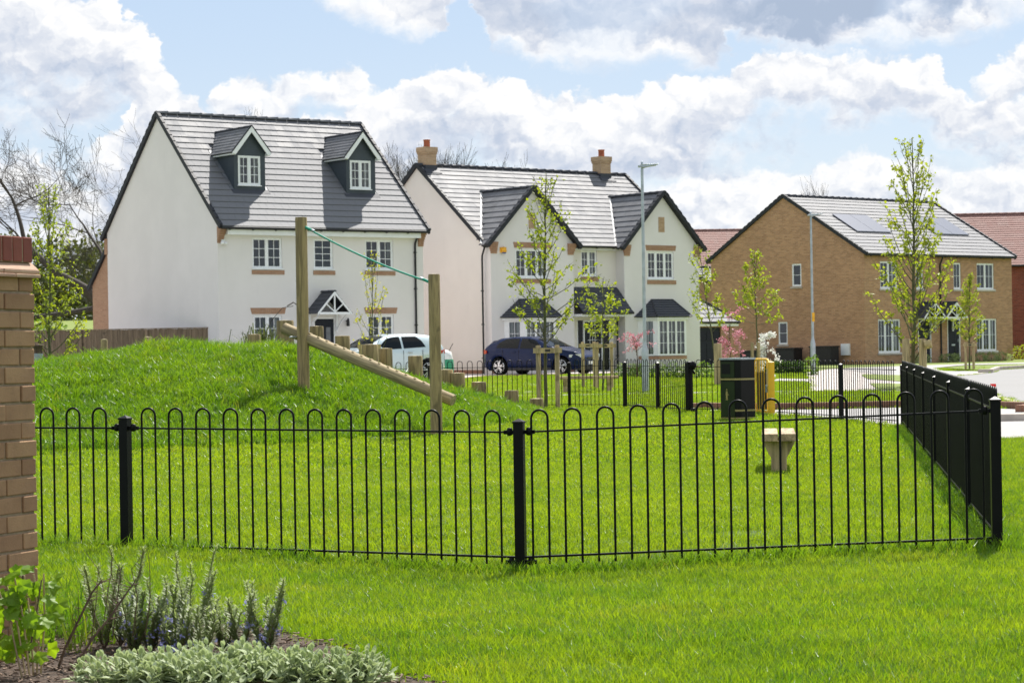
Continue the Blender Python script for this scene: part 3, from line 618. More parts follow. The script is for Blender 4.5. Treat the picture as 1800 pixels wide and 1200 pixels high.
inst('gate_post', POST_Y, gt, (-.02, 0, 0)); q = MB(); q.box(-.04, -.01, -.056, -.051, .74, .82); q.build('notice_plate', 'trim_black', gt)
hg = MB(); hg.lathe([(0, .93), (.03, .92), (.05, .88), (.05, .82), (.03, .78), (0, .77)], 12, (.07, -.03, 0)); hg.beam((0, -.03, .84), (.12, -.03, .86), .04, .05); hg.beam((.02, -.03, .80), (.10, -.03, .70), .03, .04); hg.lathe([(0, .1), (.05, .09), (.06, .04), (.05, 0), (0, 0)], 12, (.06, -.05, 0))
hz = hg.build('gate_closer', 'fence_black', loc=(3.14, 40.44, .075)); tag(hz, 'black gate closer bracket on the thick post left of the bin', 'gate closer')

# ------------------------------------------------------------------ litter bin
bn = empty('litter_bin', (3.62, 36.6, .05), R(-49), 'square black litter bin with gold bands and painted grass reflection beside the yellow gate', 'bin')
def chbox(mb, a, c, z0, z1):
    P = [(-a+c, -a), (a-c-.045, -a), (a, -a+c+.045), (a, a-c), (a-c, a), (-a+c, a), (-a, a-c), (-a, -a+c)]
    mb.prism([(x, y, z0) for x, y in P], (0, 0, z1-z0))
W_ = .205
q = MB(); chbox(q, W_, .02, 0, .985); q.build('body', 'bin_black', bn, bevel=.004)
q = MB(); chbox(q, W_+.012, .02, .9855, 1.015); q.build('lid', 'galvanised', bn)
for z in (.66, .16, .035):
    q = MB(); chbox(q, W_+.004, .02, z, z+.028); q.build('gold_band', 'gold_band', bn)
dp_ = MB(); dp_.box(-W_+.03, W_-.075, -W_-.007, -W_-.0015, .07, .64); dp_.build('door_panel', 'bin_grass_reflection', bn)
ap = MB(); ap.box(-W_+.03, W_-.075, -W_-.010, -W_-.0015, .70, .955); ap.build('hood', 'bin_grass_reflection', bn)
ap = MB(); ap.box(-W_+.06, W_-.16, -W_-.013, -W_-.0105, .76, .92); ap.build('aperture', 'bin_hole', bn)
tm = MB(); py_ = -W_-.0075; cx_ = -.04
def fl(pts): tm.prism([(cx_+a_, py_, z_) for a_, z_ in pts], (0, -.003, 0))
_fl = fl
def fl(pts): _fl([(a_*.55, .42+(z_-.40)*.55) for a_, z_ in pts])
fl([(math.cos(a)*.022, .56+math.sin(a)*.022) for a in [i*math.pi/5 for i in range(10)]])
fl([(-.03, .52), (.03, .52), (.045, .40), (.03, .39), (.035, .25), (.012, .25), (0, .36), (-.012, .25), (-.035, .25), (-.03, .39), (-.045, .40)])
fl([(.05, .44), (.09, .40), (.09, .385), (.05, .42)])
tm.build('litter_symbol', 'gold_band', bn)

# ------------------------------------------------------------------ timber seats
def seat(loc, rz, L, wd, h, label):
    s_ = empty('bench', loc, rz, label, 'bench')
    for k in (-1, 1):
        q = MB(); q.box(k*wd/4-wd/4+.008, k*wd/4+wd/4-.008, -L/2, L/2, h-.075, h); q.build('plank', 'bench_timber', s_, bevel=.008)
    for y in (-L/2+.22, L/2-.22):
        q = MB(); a = .075; q.prism([(-a, y-.05, -.1), (a, y-.05, -.1), (a, y-.05, h*.40), (wd/2-.02, y-.05, h-.10), (wd/2-.02, y-.05, h-.077), (-wd/2+.02, y-.05, h-.077), (-wd/2+.02, y-.05, h-.10), (-a, y-.05, h*.40)], (0, .12, 0)); q.build('leg', 'pine_stake', s_, bevel=.006)
    return s_
seat((2.62, 22.5, 0), R(-6.4), 1.5, .34, .40, 'backless timber bench seen end on, standing alone on the near lawn')
seat((1.90, 57.4, base(57.4)), R(84), 1.55, .34, .42, 'backless timber bench seen side on, behind the back railing near the blue car')

# ------------------------------------------------------------------ rope and log crossing
def logpost(name, x, y, r, z0, z1, m, label, cat, group=None, n=20):
    q = MB(); q.lathe([(r, z0-.3), (r*1.01, z0), (r, (z0+z1)/2), (r*.99, z1-.02), (r*.93, z1-.002)], n, (0, 0, 0)); o = q.build(name, m, loc=(x, y, 0)); tag(o, label, cat, group)
    e = MB(); e.lathe([(r*.93, z1-.002), (0, z1+.004)], n); t = e.build('cut_end', 'log_top', o); return o
logpost('log_post', -3.12, 34, .09, .95, 3.28, 'pine_post', 'tall round timber post on the mound holding the high end of the rope', 'post')
logpost('log_post', -1.10, 32.6, .085, .10, 2.35, 'pine_post', 'shorter round timber post at the foot of the mound, low end of the rope', 'post')
A = Vector((-3.42, 34.22, 1.625)); B = Vector((-.86, 32.9, .53)); d = (B-A)
q = MB(); q.tube([(0, 0, 0), (d.length*.5, 0, 0), (d.length-.02, 0, 0), (d.length, 0, 0)], [.088, .088, .088, .078], 20); bo = q.build('balance_beam', 'pine_beam')
bo.location = A; bo.rotation_euler = d.to_track_quat('X', 'Z').to_euler(); tag(bo, 'round timber balance log sloping down the mound between the two rope posts', 'balance beam')
# notches cut on the log's upper side
q = MB()
for i in range(14): x = .45+i*.16; q.box(x, x+.035, -.035, .035, .079, .0905)
q.build('foot_notch', 'pine_post', bo)
for x, z in ((.32, -.02), (2.78, 0)):
    q = MB(); q.tube([(x, -.03, z), (x, -.30 if x < 1 else -.12, z)], .012, 8); q.build('bolt', 'galvanised', bo)
ra, rb = Vector((-3.04, 33.95, 3.12)), Vector((-1.17, 32.6, 2.24))
q = MB(); q.tube([ra.lerp(rb, t)+Vector((0, 0, -.22*t*(1-t))) for t in [i/24 for i in range(25)]], .014, 8); rp = q.build('rope', 'rope_green'); tag(rp, 'green rope stretched between the tops of the two timber posts', 'rope')
for p, e in ((ra, rb), (rb, ra)):
    q = MB(); dd = (e-p).normalized(); q.tube([p-dd*.02, p+dd*.12], .022, 8); q.build('ferrule', 'rope_green', rp)
    q = MB(); q.tube([p+dd*.12, p+dd*.17], .020, 8); q.build('crimp', 'galvanised', rp)
STEP = [(-4.53, 40, 1.60, .115), (-3.78, 38, 1.804, .145), (-3.31, 38.6, 1.708, .122), (-2.91, 39.1, 1.541, .13), (-2.47, 39.6, 1.388, .143), (-2.22, 40, 1.316, .12), (-1.72, 40.4, 1.177, .13),
        (-1.19, 41, .921, .12), (-.98, 40.9, .857, .128), (-.61, 41.2, .684, .137), (-.02, 41.6, .513, .13), (.44, 42, .351, .13)]
WHERE = ['low stepping log behind the mound crest, beside the spiky plant', 'largest and highest of the round timber stepping logs, left of the tall rope post', 'stepping log half hidden behind the top of the balance log, second from the summit', 'stepping log in front of the bonnet of the pale car',
         'wide stepping log in front of the young tree and pale car', 'stepping log touching the wide one, in front of the pale car door', 'stepping log in front of the rear wheel of the pale car',
         'narrow looking stepping log just right of the low rope post', 'stepping log partly covering the narrow one by the low rope post', 'stepping log beyond the lower end of the balance log',
         'second lowest stepping log, by the back railing', 'lowest stepping log at the foot of the mound beside the staked tree']
for (x, y, z, r), l in zip(STEP, WHERE): logpost('stepping_log', x, y, r, min(hgt(x, y), z-.2), z, 'pine_post', l, 'log', 'stepping logs climbing the mound', 16)
for (x, y, z, l) in ((-8.6, 48, 1.62, 'short timber bollard behind the mound, left of the two by the board fence'), (-7.2, 45, 1.63, 'short timber bollard behind the mound, right of the two by the board fence')):
    logpost('timber_bollard', x, y, .075, base(y), z, 'pine_stake', l, 'bollard', 'timber bollards behind the mound', 14)

# ------------------------------------------------------------------ house building
class House:
    def __init__(s, name, o, ang, zg, label, cat='house'):
        s.zg = zg; s.root = empty(name, (o[0], o[1], zg), R(ang), label, cat)
    def add(s, mb, name, m, parent=None, bevel=0): return mb.build(name, m, parent or s.root, dz=-s.zg, bevel=bevel)
def wall_open(mb, x0, x1, z0, z1, y, holes, rev=.12, axis='x', flip=False):
    """vertical wall at depth y with rectangular holes and their reveals; axis 'y' runs along y at x=y"""
    X = sorted({x0, x1, *[h for a in holes for h in (a[0], a[1]) if x0 < h < x1]}); Z = sorted({z0, z1, *[h for a in holes for h in (a[2], a[3]) if z0 < h < z1]})
    P = (lambda a, z, d: (a, y+d, z)) if axis == 'x' else (lambda a, z, d: (y+d, a, z))
    for i in range(len(X)-1):
        for j in range(len(Z)-1):
            cx = (X[i]+X[i+1])/2; cz = (Z[j]+Z[j+1])/2
            if any(a < cx < b_ and c < cz < e for a, b_, c, e in holes): continue
            mb.quad(P(X[i], Z[j], 0), P(X[i+1], Z[j], 0), P(X[i+1], Z[j+1], 0), P(X[i], Z[j+1], 0))
    for a, b_, c, e in holes:
        mb.quad(P(a, c, 0), P(a, c, rev), P(a, e, rev), P(a, e, 0)); mb.quad(P(b_, c, 0), P(b_, c, rev), P(b_, e, rev), P(b_, e, 0))
        mb.quad(P(a, c, 0), P(b_, c, 0), P(b_, c, rev), P(a, c, rev)); mb.quad(P(a, e, 0), P(b_, e, 0), P(b_, e, rev), P(a, e, rev))
def window(H, x0, x1, z0, z1, y, lights=2, bars=(1, 2), axis='x', parent=None, curtain=.5, rec=.07, fw=.05, sill=True, m='upvc_white'):
    P = (lambda a, b_, c: (a, y+c, b_)) if axis == 'x' else (lambda a, b_, c: (y+c, a, b_))
    def bx(mb, a0, a1, b0, b1, c0, c1):
        p = P(a0, b0, c0); q_ = P(a1, b1, c1); mb.box(min(p[0], q_[0]), max(p[0], q_[0]), min(p[1], q_[1]), max(p[1], q_[1]), min(p[2], q_[2]), max(p[2], q_[2]))
    f = MB(); e = .0015
    bx(f, x0+e, x1-e, z0+e, z0+fw, rec-.03, rec+.03); bx(f, x0+e, x1-e, z1-fw, z1-e, rec-.03, rec+.03)
    bx(f, x0+e, x0+fw, z0+fw, z1-fw, rec-.03, rec+.03); bx(f, x1-fw, x1-e, z0+fw, z1-fw, rec-.03, rec+.03)
    lw = (x1-x0)/lights
    for k in range(1, lights): bx(f, x0+k*lw-fw*.75, x0+k*lw+fw*.75, z0+fw, z1-fw, rec-.032, rec+.028)
    fo = H.add(f, 'window', m, parent)
    panes = []
    for k in range(lights):
        a0 = x0+k*lw+(fw if k == 0 else fw*.75); a1 = x0+(k+1)*lw-(fw if k == lights-1 else fw*.75)
        s_ = MB(); t = .03
        bx(s_, a0, a1, z0+fw, z0+fw+t, rec-.022, rec+.02); bx(s_, a0, a1, z1-fw-t, z1-fw, rec-.022, rec+.02); bx(s_, a0, a0+t, z0+fw+t, z1-fw-t, rec-.022, rec+.02); bx(s_, a1-t, a1, z0+fw+t, z1-fw-t, rec-.022, rec+.02)
        nb, mbn = bars
        for i in range(1, nb+1): xx = a0+t+(a1-a0-2*t)*i/(nb+1); bx(s_, xx-.010, xx+.010, z0+fw+t, z1-fw-t, rec-.012, rec+.002)
        for j in range(1, mbn+1): zz = z0+fw+t+(z1-z0-2*fw-2*t)*j/(mbn+1); bx(s_, a0+t, a1-t, zz-.010, zz+.010, rec-.0135, rec+.0005)
        H.add(s_, 'sash', m, fo) if parent is None else None
        if parent is not None: H.add(s_, 'sash', m, parent)
        p = MB(); pq = [P(a0+t, z0+fw+t, rec), P(a1-t, z0+fw+t, rec), P(a1-t, z1-fw-t, rec), P(a0+t, z1-fw-t, rec)]; p.quad(*(pq if axis == 'x' else pq[::-1])); H.add(p, 'pane', 'window_glass', fo if parent is None else parent)
    if curtain:
        c = MB(); n = 10
        cw = (x1-x0)*curtain*.34
        for (s0, s1) in ((x0+.03, x0+.03+cw), (x1-.03-cw, x1-.03)):
            for i in range(n):
                u0 = s0+(s1-s0)*i/n; u1 = s0+(s1-s0)*(i+1)/n; d0_ = rec+.12+.02*(i % 2); d1_ = rec+.12+.02*((i+1) % 2)
                c.quad(P(u0, z0+.02, d0_), P(u1, z0+.02, d1_), P(u1, z1-.02, d1_), P(u0, z1-.02, d0_))
        H.add(c, 'curtain', 'curtain', fo if parent is None else parent)
    if sill and axis == 'x':
        s_ = MB(); s_.box(x0-.03, x1+.03, y-.045, y+rec-.032, z0-.035, z0-.001); H.add(s_, 'sill', m, fo if parent is None else parent)
    return fo
def tiles(H, O, A_, B_, La, Lb, test=None, tw=.30, gauge=.327, m='grey_tile', single=0, th=.038, name='roof_tile', parent=None, under=True):
    """courses of flat tiles on a slope: O eave corner, A along the eave, B up the slope"""
    O = Vector(O); A_ = Vector(A_).normalized(); B_ = Vector(B_).normalized(); N = A_.cross(B_).normalized()
    if N.z < 0: N = -N
    rows = int(round(Lb/gauge)); gg = Lb/rows; cells = []
    for j in range(rows):
        off = (j % 2)*tw/2; x = -off
        while x < La-1e-6:
            a0 = max(0, x); a1 = min(La, x+tw); x += tw
            if a1-a0 < .02: continue
            c = O+A_*((a0+a1)/2)+B_*((j+.5)*gg)
            if test and not test(c): continue
            cells.append((j, a0+.002, a1-.002))
    par = parent or H.root; dz = Vector((0, 0, -H.zg)); big = MB(); shared = {}
    r_ = random.Random(len(cells))
    for i, (j, a0, a1) in enumerate(cells):
        w_ = a1-a0; jit = r_.uniform(-.003, .003); lo = O+A_*a0+B_*(j*gg-.035)
        # wedge: thick nose at the bottom edge, thin under the next course
        n0 = N*(th+jit); n1 = N*.012; bb = B_*(gg+.05); nb_ = N*(th-.030); aa = A_*w_
        V = [Vector((0, 0, 0))+N*.004+nb_, aa+N*.004+nb_, aa+bb-N*.0, bb-N*.0, n0, aa+n0, aa+bb+n1, bb+n1]
        F = [(3, 2, 1, 0), (4, 5, 6, 7), (0, 1, 5, 4), (1, 2, 6, 5), (2, 3, 7, 6), (3, 0, 4, 7)]
        if i < single:
            key = round(w_, 3)
            if key not in shared:
                t = MB(); t.add([v-n0+N*(th) if k > 3 and k < 6 else v for k, v in enumerate(V)], F); o = t.build(name, m, par); shared[key] = o; o.location = lo+dz
            else: inst(name, shared[key], par, lo+dz)
        else: big.add([lo+v for v in V], F)
    if big.v:
        o = H.add(big, name, m, par); o['kind'] = 'stuff'
def ridge(H, p, q, m='verge_black', r=.11, seg=.45, name='ridge_tile', parent=None):
    p = Vector(p); q = Vector(q); n = max(1, int(round((q-p).length/seg))); d = (q-p)/n; u = d.normalized(); side = u.cross(Vector((0, 0, 1))).normalized(); up = side.cross(u)
    first = None
    t = MB(); V = []; K = 7; L = d.length
    for s0, rr in ((0, r), (L*.93, r), (L*.931, r*1.12), (L*1.0, r*1.12)):
        for k in range(K): a = math.pi*(k/(K-1))*1.1-.157; V.append(u*s0+side*math.cos(a)*rr*1.1+up*(math.sin(a)*rr*.75-.035))
    t.add(V, [(i*K+k, i*K+k+1, (i+1)*K+k+1, (i+1)*K+k) for i in range(3) for k in range(K-1)], True); t.add(V[:K], [tuple(range(K))])
    for i in range(n):
        if first is None: first = t.build(name, m, parent or H.root); first.location = p-Vector((0, 0, H.zg))
        else: inst(name, first, parent or H.root, p+d*i-Vector((0, 0, H.zg)))
def verge(H, p, q, m='verge_black', wd=.10, ht=.16, parent=None, name='verge'):
    v = MB(); p = Vector(p); q = Vector(q); v.beam(p, q, wd, ht, (q-p).cross(Vector((0, 0, 1))).cross(q-p))
    n = int((q-p).length/.33); u = (q-p).normalized()
    side = u.cross(Vector((0, 0, 1))).normalized(); up = side.cross(u)
    for i in range(n):      # stepped dry verge units
        c = p+u*((i+.1)*(q-p).length/n); v.frame(c-side*(wd/2+.006)+up*(ht/2-.03), u*((q-p).length/n*.5), side*(wd+.012), up*.045)
    H.add(v, name, m, parent)
def brick_panel(H, x0, x1, z0, z1, y, m='orange_brick', flare=0, name='lintel', proud=.012, parent=None, soldier=True):
    """row of brick-on-end; each brick its own wedge, joined"""
    mb = MB(); n = max(2, int(round((x1-x0)/.075))); cx = (x0+x1)/2
    for i in range(n):
        a = x0+(x1-x0)*i/n+.004; c = x0+(x1-x0)*(i+1)/n-.004; fa = (a-cx)/((x1-x0)/2)*flare; fc = (c-cx)/((x1-x0)/2)*flare
        mb.prism([(a, y-proud, z0), (c, y-proud, z0), (c+fc, y-proud, z1), (a+fa, y-proud, z1)], (0, proud+.02, 0))
    o = H.add(mb, name, m, parent); o['kind'] = 'stuff'
    bk = MB(); bk.box(x0-.001, x1+.001, y-.004, y+.03, z0+.003, z1-.003); H.add(bk, 'mortar_bed', 'mortar', parent)
def downpipe(H, x, y, z0, z1, name='downpipe', parent=None, kick=.0):
    q = MB(); q.tube([(x, y-.22, z1), (x, y-.20, z1-.08), (x+kick, y-.06, z1-.35), (x+kick, y-.05, z1-.5), (x+kick, y-.05, z0)], .038, 10)
    z = z0+.6
    while z < z1-.6: q.box(x+kick-.055, x+kick+.055, y-.075, y-.001, z, z+.04); z += 1.3
    H.add(q, name, 'gutter_black', parent)
def gutter(H, x0, x1, y, z, parent=None):
    q = MB(); q.tube([(x0, y, z), (x1, y, z)], .055, 10)
    x = x0+.3
    while x < x1: q.box(x-.02, x+.02, y-.06, y+.03, z-.075, z-.02); x += .9
    H.add(q, 'gutter', 'gutter_black', parent)
def kneeler(H, x, side, y, z0, z1, m='orange_brick', depth=.24, wd=.22, flip=1):
    """corbelled brick bracket at the eaves: stepped courses growing out toward the front"""
    n = max(3, int((z1-z0)/.075)); q = MB()
    for i in range(n):
        o = .02+depth*(i/(n-1))**1.5; a, c = (x-.015, x+wd) if side < 0 else (x-wd, x+.015)
        q.box(a, c, y-o, y+.02, z0+i*(z1-z0)/n+.004, z0+(i+1)*(z1-z0)/n)
    H.add(q, 'kneeler', m)
def canopy(H, xc, hw, y0, y1, z, rise, back_z=None, brackets=(-1, 1)):
    """small gabled door canopy with a king-post truss in its front"""
    cz = z+rise
    for s_ in (-1, 1):
        O = Vector((xc+s_*hw, y0, z)); Bv = Vector((xc, y0, cz))-O
        tiles(H, O, (0, 1, 0), Bv, y1-y0, Bv.length, m='slate_tile', th=.03, gauge=.2, tw=.2, name='canopy_tile')
        q = MB(); q.prism([O+Vector((0, 0, -.03)), O+Bv+Vector((0, 0, -.03)), O+Bv, O], (0, y1-y0, 0)); H.add(q, 'canopy_roof', 'verge_black')
        q = MB(); q.prism([Vector((xc+s_*(hw-.0), y0-.03, z-.09)), Vector((xc, y0-.03, cz-.10)), Vector((xc, y0-.03, cz+.0)), Vector((xc+s_*(hw+.0), y0-.03, z+.0))], (0, .03, 0)); H.add(q, 'bargeboard', 'upvc_white')
    ridge(H, (xc, y0-.03, cz+.03), (xc, y1, cz+.03), 'slate_tile', .07)
    q = MB(); q.box(xc-hw+.08, xc+hw-.08, y0-.022, y0+.02, z-.06, z+.02); q.box(xc-.025, xc+.025, y0-.018, y0+.015, z+.02, cz-.08)
    for s_ in (-1, 1): q.beam((xc+s_*.02, y0, z+.04), (xc+s_*hw*.48, y0, z+rise*.40), .035, .045, (0, 1, 0))
    H.add(q, 'truss', 'upvc_white')
    q = MB(); q.box(xc-hw+.1, xc+hw-.1, y0+.02, y1, z-.05, z-.01); H.add(q, 'soffit', 'upvc_white')
    for s_ in brackets:
        x = xc+s_*(hw-.14); q = MB(); q.box(x-.03, x+.03, y1-.06, y1-.002, z-.65, z-.05)
        q.tube([(x, y1-.03, z-.6), (x, (y0+y1)/2+.1, z-.3), (x, y0+.12, z-.07)], .028, 6); H.add(q, 'bracket', 'upvc_white')
def door(H, x0, x1, z0, z1, y, glazed='strip', col='door_navy', frame='upvc_white'):
    f = MB(); t = .06
    f.box(x0+.002, x0+t, y+.01, y+.09, z0, z1-.002); f.box(x1-t, x1-.002, y+.01, y+.09, z0, z1-.002); f.box(x0+t, x1-t, y+.01, y+.09, z1-t, z1-.002); fo = H.add(f, 'door_frame', frame)
    q = MB(); q.box(x0+t, x1-t, y+.05, y+.09, z0+.02, z1-t); d_ = H.add(q, 'door', col); w_ = x1-x0-2*t; xc = (x0+x1)/2
    q = MB()
    for k in ((-1, 1) if glazed == 'two' else ()): q.box(xc+k*w_*.22-.09, xc+k*w_*.22+.09, y+.044, y+.0495, z0+.9, z1-.35)
    if glazed == 'strip': q.box(xc+.08, xc+.16, y+.044, y+.0495, z0+.35, z1-.3)
    if glazed == 'grid':
        for i in range(2):
            for j in range(3): q.box(xc-.26+i*.27, xc-.02+i*.27, y+.044, y+.0495, z0+.95+j*.3, z0+1.2+j*.3)
    if q.v: H.add(q, 'door_glass', 'lead_flash' if glazed == 'two' else 'car_glass', d_)
    if glazed == 'grid':
        q = MB()
        for zz in (z0+.93, z0+1.225, z0+1.525, z0+1.83): q.box(xc-.27, xc+.26, y+.040, y+.0437, zz-.008, zz+.008)
        for xx in (xc-.145, xc, xc+.125): q.box(xx-.008, xx+.008, y+.0405, y+.0432, z0+.93, z0+1.83)
        H.add(q, 'glazing_bar', 'upvc_white', d_)
    q = MB(); q.box(xc-.13, xc+.13, y+.038, y+.0495, z0+.78, z0+.86); H.add(q, 'letter_plate', 'galvanised', d_)
    q = MB(); q.box(x1-t-.09, x1-t-.05, y+.03, y+.0495, z0+.95, z0+1.1); H.add(q, 'handle', 'galvanised', d_)

# ---- house one: tall white house with two dormers
H1 = House('detached_house', (-9.9, 77), 36, .30, 'tall white rendered house with two dark clad dormers in its grey roof')
Wd, Dp, ez, rz_ = 8.35, 8.4, 5.62, 9.82; sl = (rz_-ez)/4.5; ez += .3*sl
wins_u = [(1.33, 2.51), (3.77, 4.56), (5.89, 7.07)]
holes = [(a, c, 4.2, 5.26) for a, c in wins_u]+[(1.34, 2.46, 1.3, 2.6), (5.93, 7.05, 1.3, 2.6), (3.72, 4.62, .32, 2.52)]
q = MB(); wall_open(q, 0, Wd, .0, ez-.12, 0, holes)
wall_front = H1.add(q, 'wall', 'white_render')
q = MB(); gab = [(0, 0, 0), (0, Dp, 0), (0, Dp, ez-.06), (0, 4.2, rz_-.06), (0, 0, ez-.06)]
q.add(gab, [(0, 4, 3, 2, 1)]); q.add([(Wd, y, z) for _, y, z in gab], [(0, 1, 2, 3, 4)]); q.add([(0, Dp, 0), (Wd, Dp, 0), (Wd, Dp, ez-.1), (0, Dp, ez-.1)], [(1, 0, 3, 2)])
H1.add(q, 'wall', 'white_render')
for a, c in wins_u:
    window(H1, a, c, 4.2, 5.26, 0, 1 if c-a < 1 else 2, (1, 3) if c-a < 1 else (1, 2), curtain=.0 if a < 5 else .25)
    brick_panel(H1, a-.03, c+.07, 4.0, 4.14, 0, name='brick_sill', proud=.03)
for a, c in ((1.34, 2.46), (5.93, 7.05)):
    window(H1, a, c, 1.3, 2.6, 0, 2, (1, 2), curtain=.45); brick_panel(H1, a-.07, c+.11, 2.64, 2.85, 0, flare=.06)
door(H1, 3.72, 4.62, .32, 2.52, 0, 'two')
canopy(H1, 4.10, .69, -.8, 0, 2.66, .74)
q = MB(); q.lathe([(.05, 2.2), (.06, 2.25), (.04, 2.45), (0, 2.5)], 10, (5.06, -.12, 0)); q.box(5.04, 5.08, -.11, -.001, 2.36, 2.40); H1.add(q, 'wall_lantern', 'gutter_black')
q = MB(); q.box(.12, .24, -.06, -.001, 5.10, 5.16); q.lathe([(.02, 0), (.06, -.02), (.07, -.10), (0, -.11)], 10, (.13, -.10, 5.10)); q.lathe([(.02, 0), (.055, -.02), (.06, -.09), (0, -.10)], 10, (.26, -.10, 5.08)); H1.add(q, 'security_light', 'upvc_white')
q = MB(); q.box(.26, 8.10, -.26, -.001, 5.33, 5.55); H1.add(q, 'fascia', 'upvc_white')
gutter(H1, -.02, 8.42, -.34, 5.55); kneeler(H1, 0, -1, 0, 5.04, 5.60, depth=.28); kneeler(H1, Wd, 1, 0, 5.04, 5.60, depth=.28)
q = MB(); q.box(-.02, .20, Dp-.02, Dp+.22, 5.03, 5.60); H1.add(q, 'kneeler', 'orange_brick')
downpipe(H1, 8.0, 0, .3, 5.5, kick=-.02)
def dormer_mask(H, doms, sl, ez):
    def t(c):
        for xc in doms:
            hw = .63
            if abs(c.x-xc) < hw and 1.08 < c.y < 3.0: return False
        return True
    return t
up = Vector((0, 1, sl))
doms = (1.905, 6.455)
tiles(H1, (-.05, -.30, ez-.30*sl), (1, 0, 0), up, Wd+.1, up.length*4.5, dormer_mask(H1, doms, sl, ez), m='grey_tile', single=300)
q = MB(); q.prism([(-.04, -.28, ez-.28*sl-.04), (Wd+.04, -.28, ez-.28*sl-.04), (Wd+.04, 4.2, rz_-.04), (-.04, 4.2, rz_-.04)], (0, 0, -.06))
q.prism([(-.04, Dp+.28, ez-.28*sl), (Wd+.04, Dp+.28, ez-.28*sl), (Wd+.04, 4.2, rz_), (-.04, 4.2, rz_)], (0, 0, -.08)); H1.add(q, 'roof', 'grey_tile')
ridge(H1, (-.08, 4.2, rz_+.05), (Wd+.08, 4.2, rz_+.05), 'grey_tile')
for x in (-.06, Wd+.06):
    verge(H1, (x, -.34, ez-.34*sl+.0), (x, 4.2, rz_+.02)); verge(H1, (x, Dp+.34, ez-.34*sl+.0), (x, 4.2, rz_+.02))
for xc in doms:
    w_ = .615; yf = 1.10; zb = ez+yf*sl-.02; ze = 8.40; za = 9.16; yr = (za-ez)/sl; ye = (ze-ez)/sl
    wx0, wx1, wz0, wz1 = xc-.46, xc+.42, 7.13, 8.15
    q = MB(); wall_open(q, xc-w_, xc+w_, zb, ze, yf, [(wx0, wx1, wz0, wz1)], .08); q.add([(xc-w_, yf, ze), (xc+w_, yf, ze), (xc, yf, za-.06)], [(0, 1, 2)])
    for s_ in (-1, 1): x = xc+s_*w_; q.add([(x, yf, zb), (x, yf, ze), (x, ye+.05, ze)], [(0, 1, 2)])
    dm = H1.add(q, 'dormer', 'cladding_grey')
    window(H1, wx0, wx1, wz0, wz1, yf, 2, (1, 2), parent=dm, curtain=.6, rec=.03)
    hw = .755; rise = za-ze
    for s_ in (-1, 1):
        O = Vector((xc+s_*hw, yf-.15, ze-.14)); Bv = Vector((xc, yf-.15, za))-O
        def tst(c): return c.z-.02 > ez+c.y*sl
        tiles(H1, O, (0, 1, 0), Bv, 2.6, Bv.length, tst, m='grey_tile', th=.03, gauge=.15, tw=.25, name='dormer_tile', parent=dm)
        q = MB(); yb0 = (O.z-ez)/sl; q.prism([O+Vector((0, 0, -.05)), Vector((xc, yf-.15, za-.05)), Vector((xc, yr, za-.05)), Vector((O.x, yb0+.05, O.z-.05))], (0, 0, .045)); H1.add(q, 'dormer_roof', 'slate_tile', dm)
        q = MB(); q.prism([Vector((xc+s_*(hw+.0), yf-.19, ze-.14)), Vector((xc, yf-.19, za+.0)), Vector((xc, yf-.19, za-.20)), Vector((xc+s_*(hw-.13), yf-.19, ze-.215)), Vector((xc+s_*(hw-.0), yf-.19, ze-.215))], (0, .035, 0)); H1.add(q, 'bargeboard', 'upvc_white', dm)
        q = MB(); q.box(min(xc+s_*(hw-.02), xc+s_*(w_+.002)), max(xc+s_*(hw-.02), xc+s_*(w_+.002)), yf-.154, yb0-.0, ze-.235, ze-.155); H1.add(q, 'eaves_board', 'upvc_white', dm)
        q = MB(); q.beam((xc+s_*(hw+.005), yf-.17, ze-.115), (xc, yf-.17, za+.035), .06, .03, (0, 0, 1)); H1.add(q, 'verge', 'verge_black', dm)
        q = MB(); x_ = xc+s_*w_; q.beam((x_+s_*.06, yf, zb+.03), (x_+s_*.06, ye, ez+ye*sl+.03), .12, .02, (0, -sl, 1)); H1.add(q, 'flashing', 'lead_flash', dm)
    ridge(H1, (xc, yf-.16, za+.03), (xc, yr, za+.03), 'slate_tile', .07, parent=dm)
    q = MB(); q.prism([(xc-w_-.12, yf-.16, zb-.16*sl+.05), (xc+w_+.12, yf-.16, zb-.16*sl+.05), (xc+w_+.12, yf+.0, zb+.06), (xc-w_-.12, yf, zb+.06)], (0, 0, .012)); H1.add(q, 'apron_flashing', 'slate_tile', dm)

# ---- house two: white house with two front gables and bay windows
H2 = House('detached_house', (-.77, 88), 39, .36, 'white rendered house with two front gables, bay windows and two brick chimneys')
R2 = .5; L2 = 11.1; D2 = 9.2; m0 = 5.42; ms = .774; mr = 8.77; my = .3; yr2 = my+(mr-m0)/ms
def mainz(y): return m0+(y-my)*ms
q = MB(); rec_holes = [(5.05, 5.9, 4.22, 5.24), (4.78, 6.55, .4, 2.42)]
wall_open(q, 4.21, 6.92, 0, 5.4, R2, rec_holes, .1)
H2.add(q, 'wall', 'warm_bounce_render')
q = MB()
q.add([(0, R2, 0), (0, D2+.1, 0), (0, D2+.1, mainz(.2)-.1), (0, yr2, mr-.08), (0, R2, mainz(R2)-.08)], [(0, 4, 3, 2, 1)])
q.add([(L2, R2, 0), (L2, D2+.1, 0), (L2, D2+.1, mainz(.2)-.1), (L2, yr2, mr-.08), (L2, R2, mainz(R2)-.08)], [(0, 1, 2, 3, 4)]); q.add([(0, D2+.1, 0), (L2, D2+.1, 0), (L2, D2+.1, 5.3), (0, D2+.1, 5.3)], [(1, 0, 3, 2)])
H2.add(q, 'wall', 'warm_bounce_render')
GW = [(0, 4.21, 2.10, 7.64, 2.33), (6.92, 11.10, 9.01, 7.64, 2.26)]
gs = []
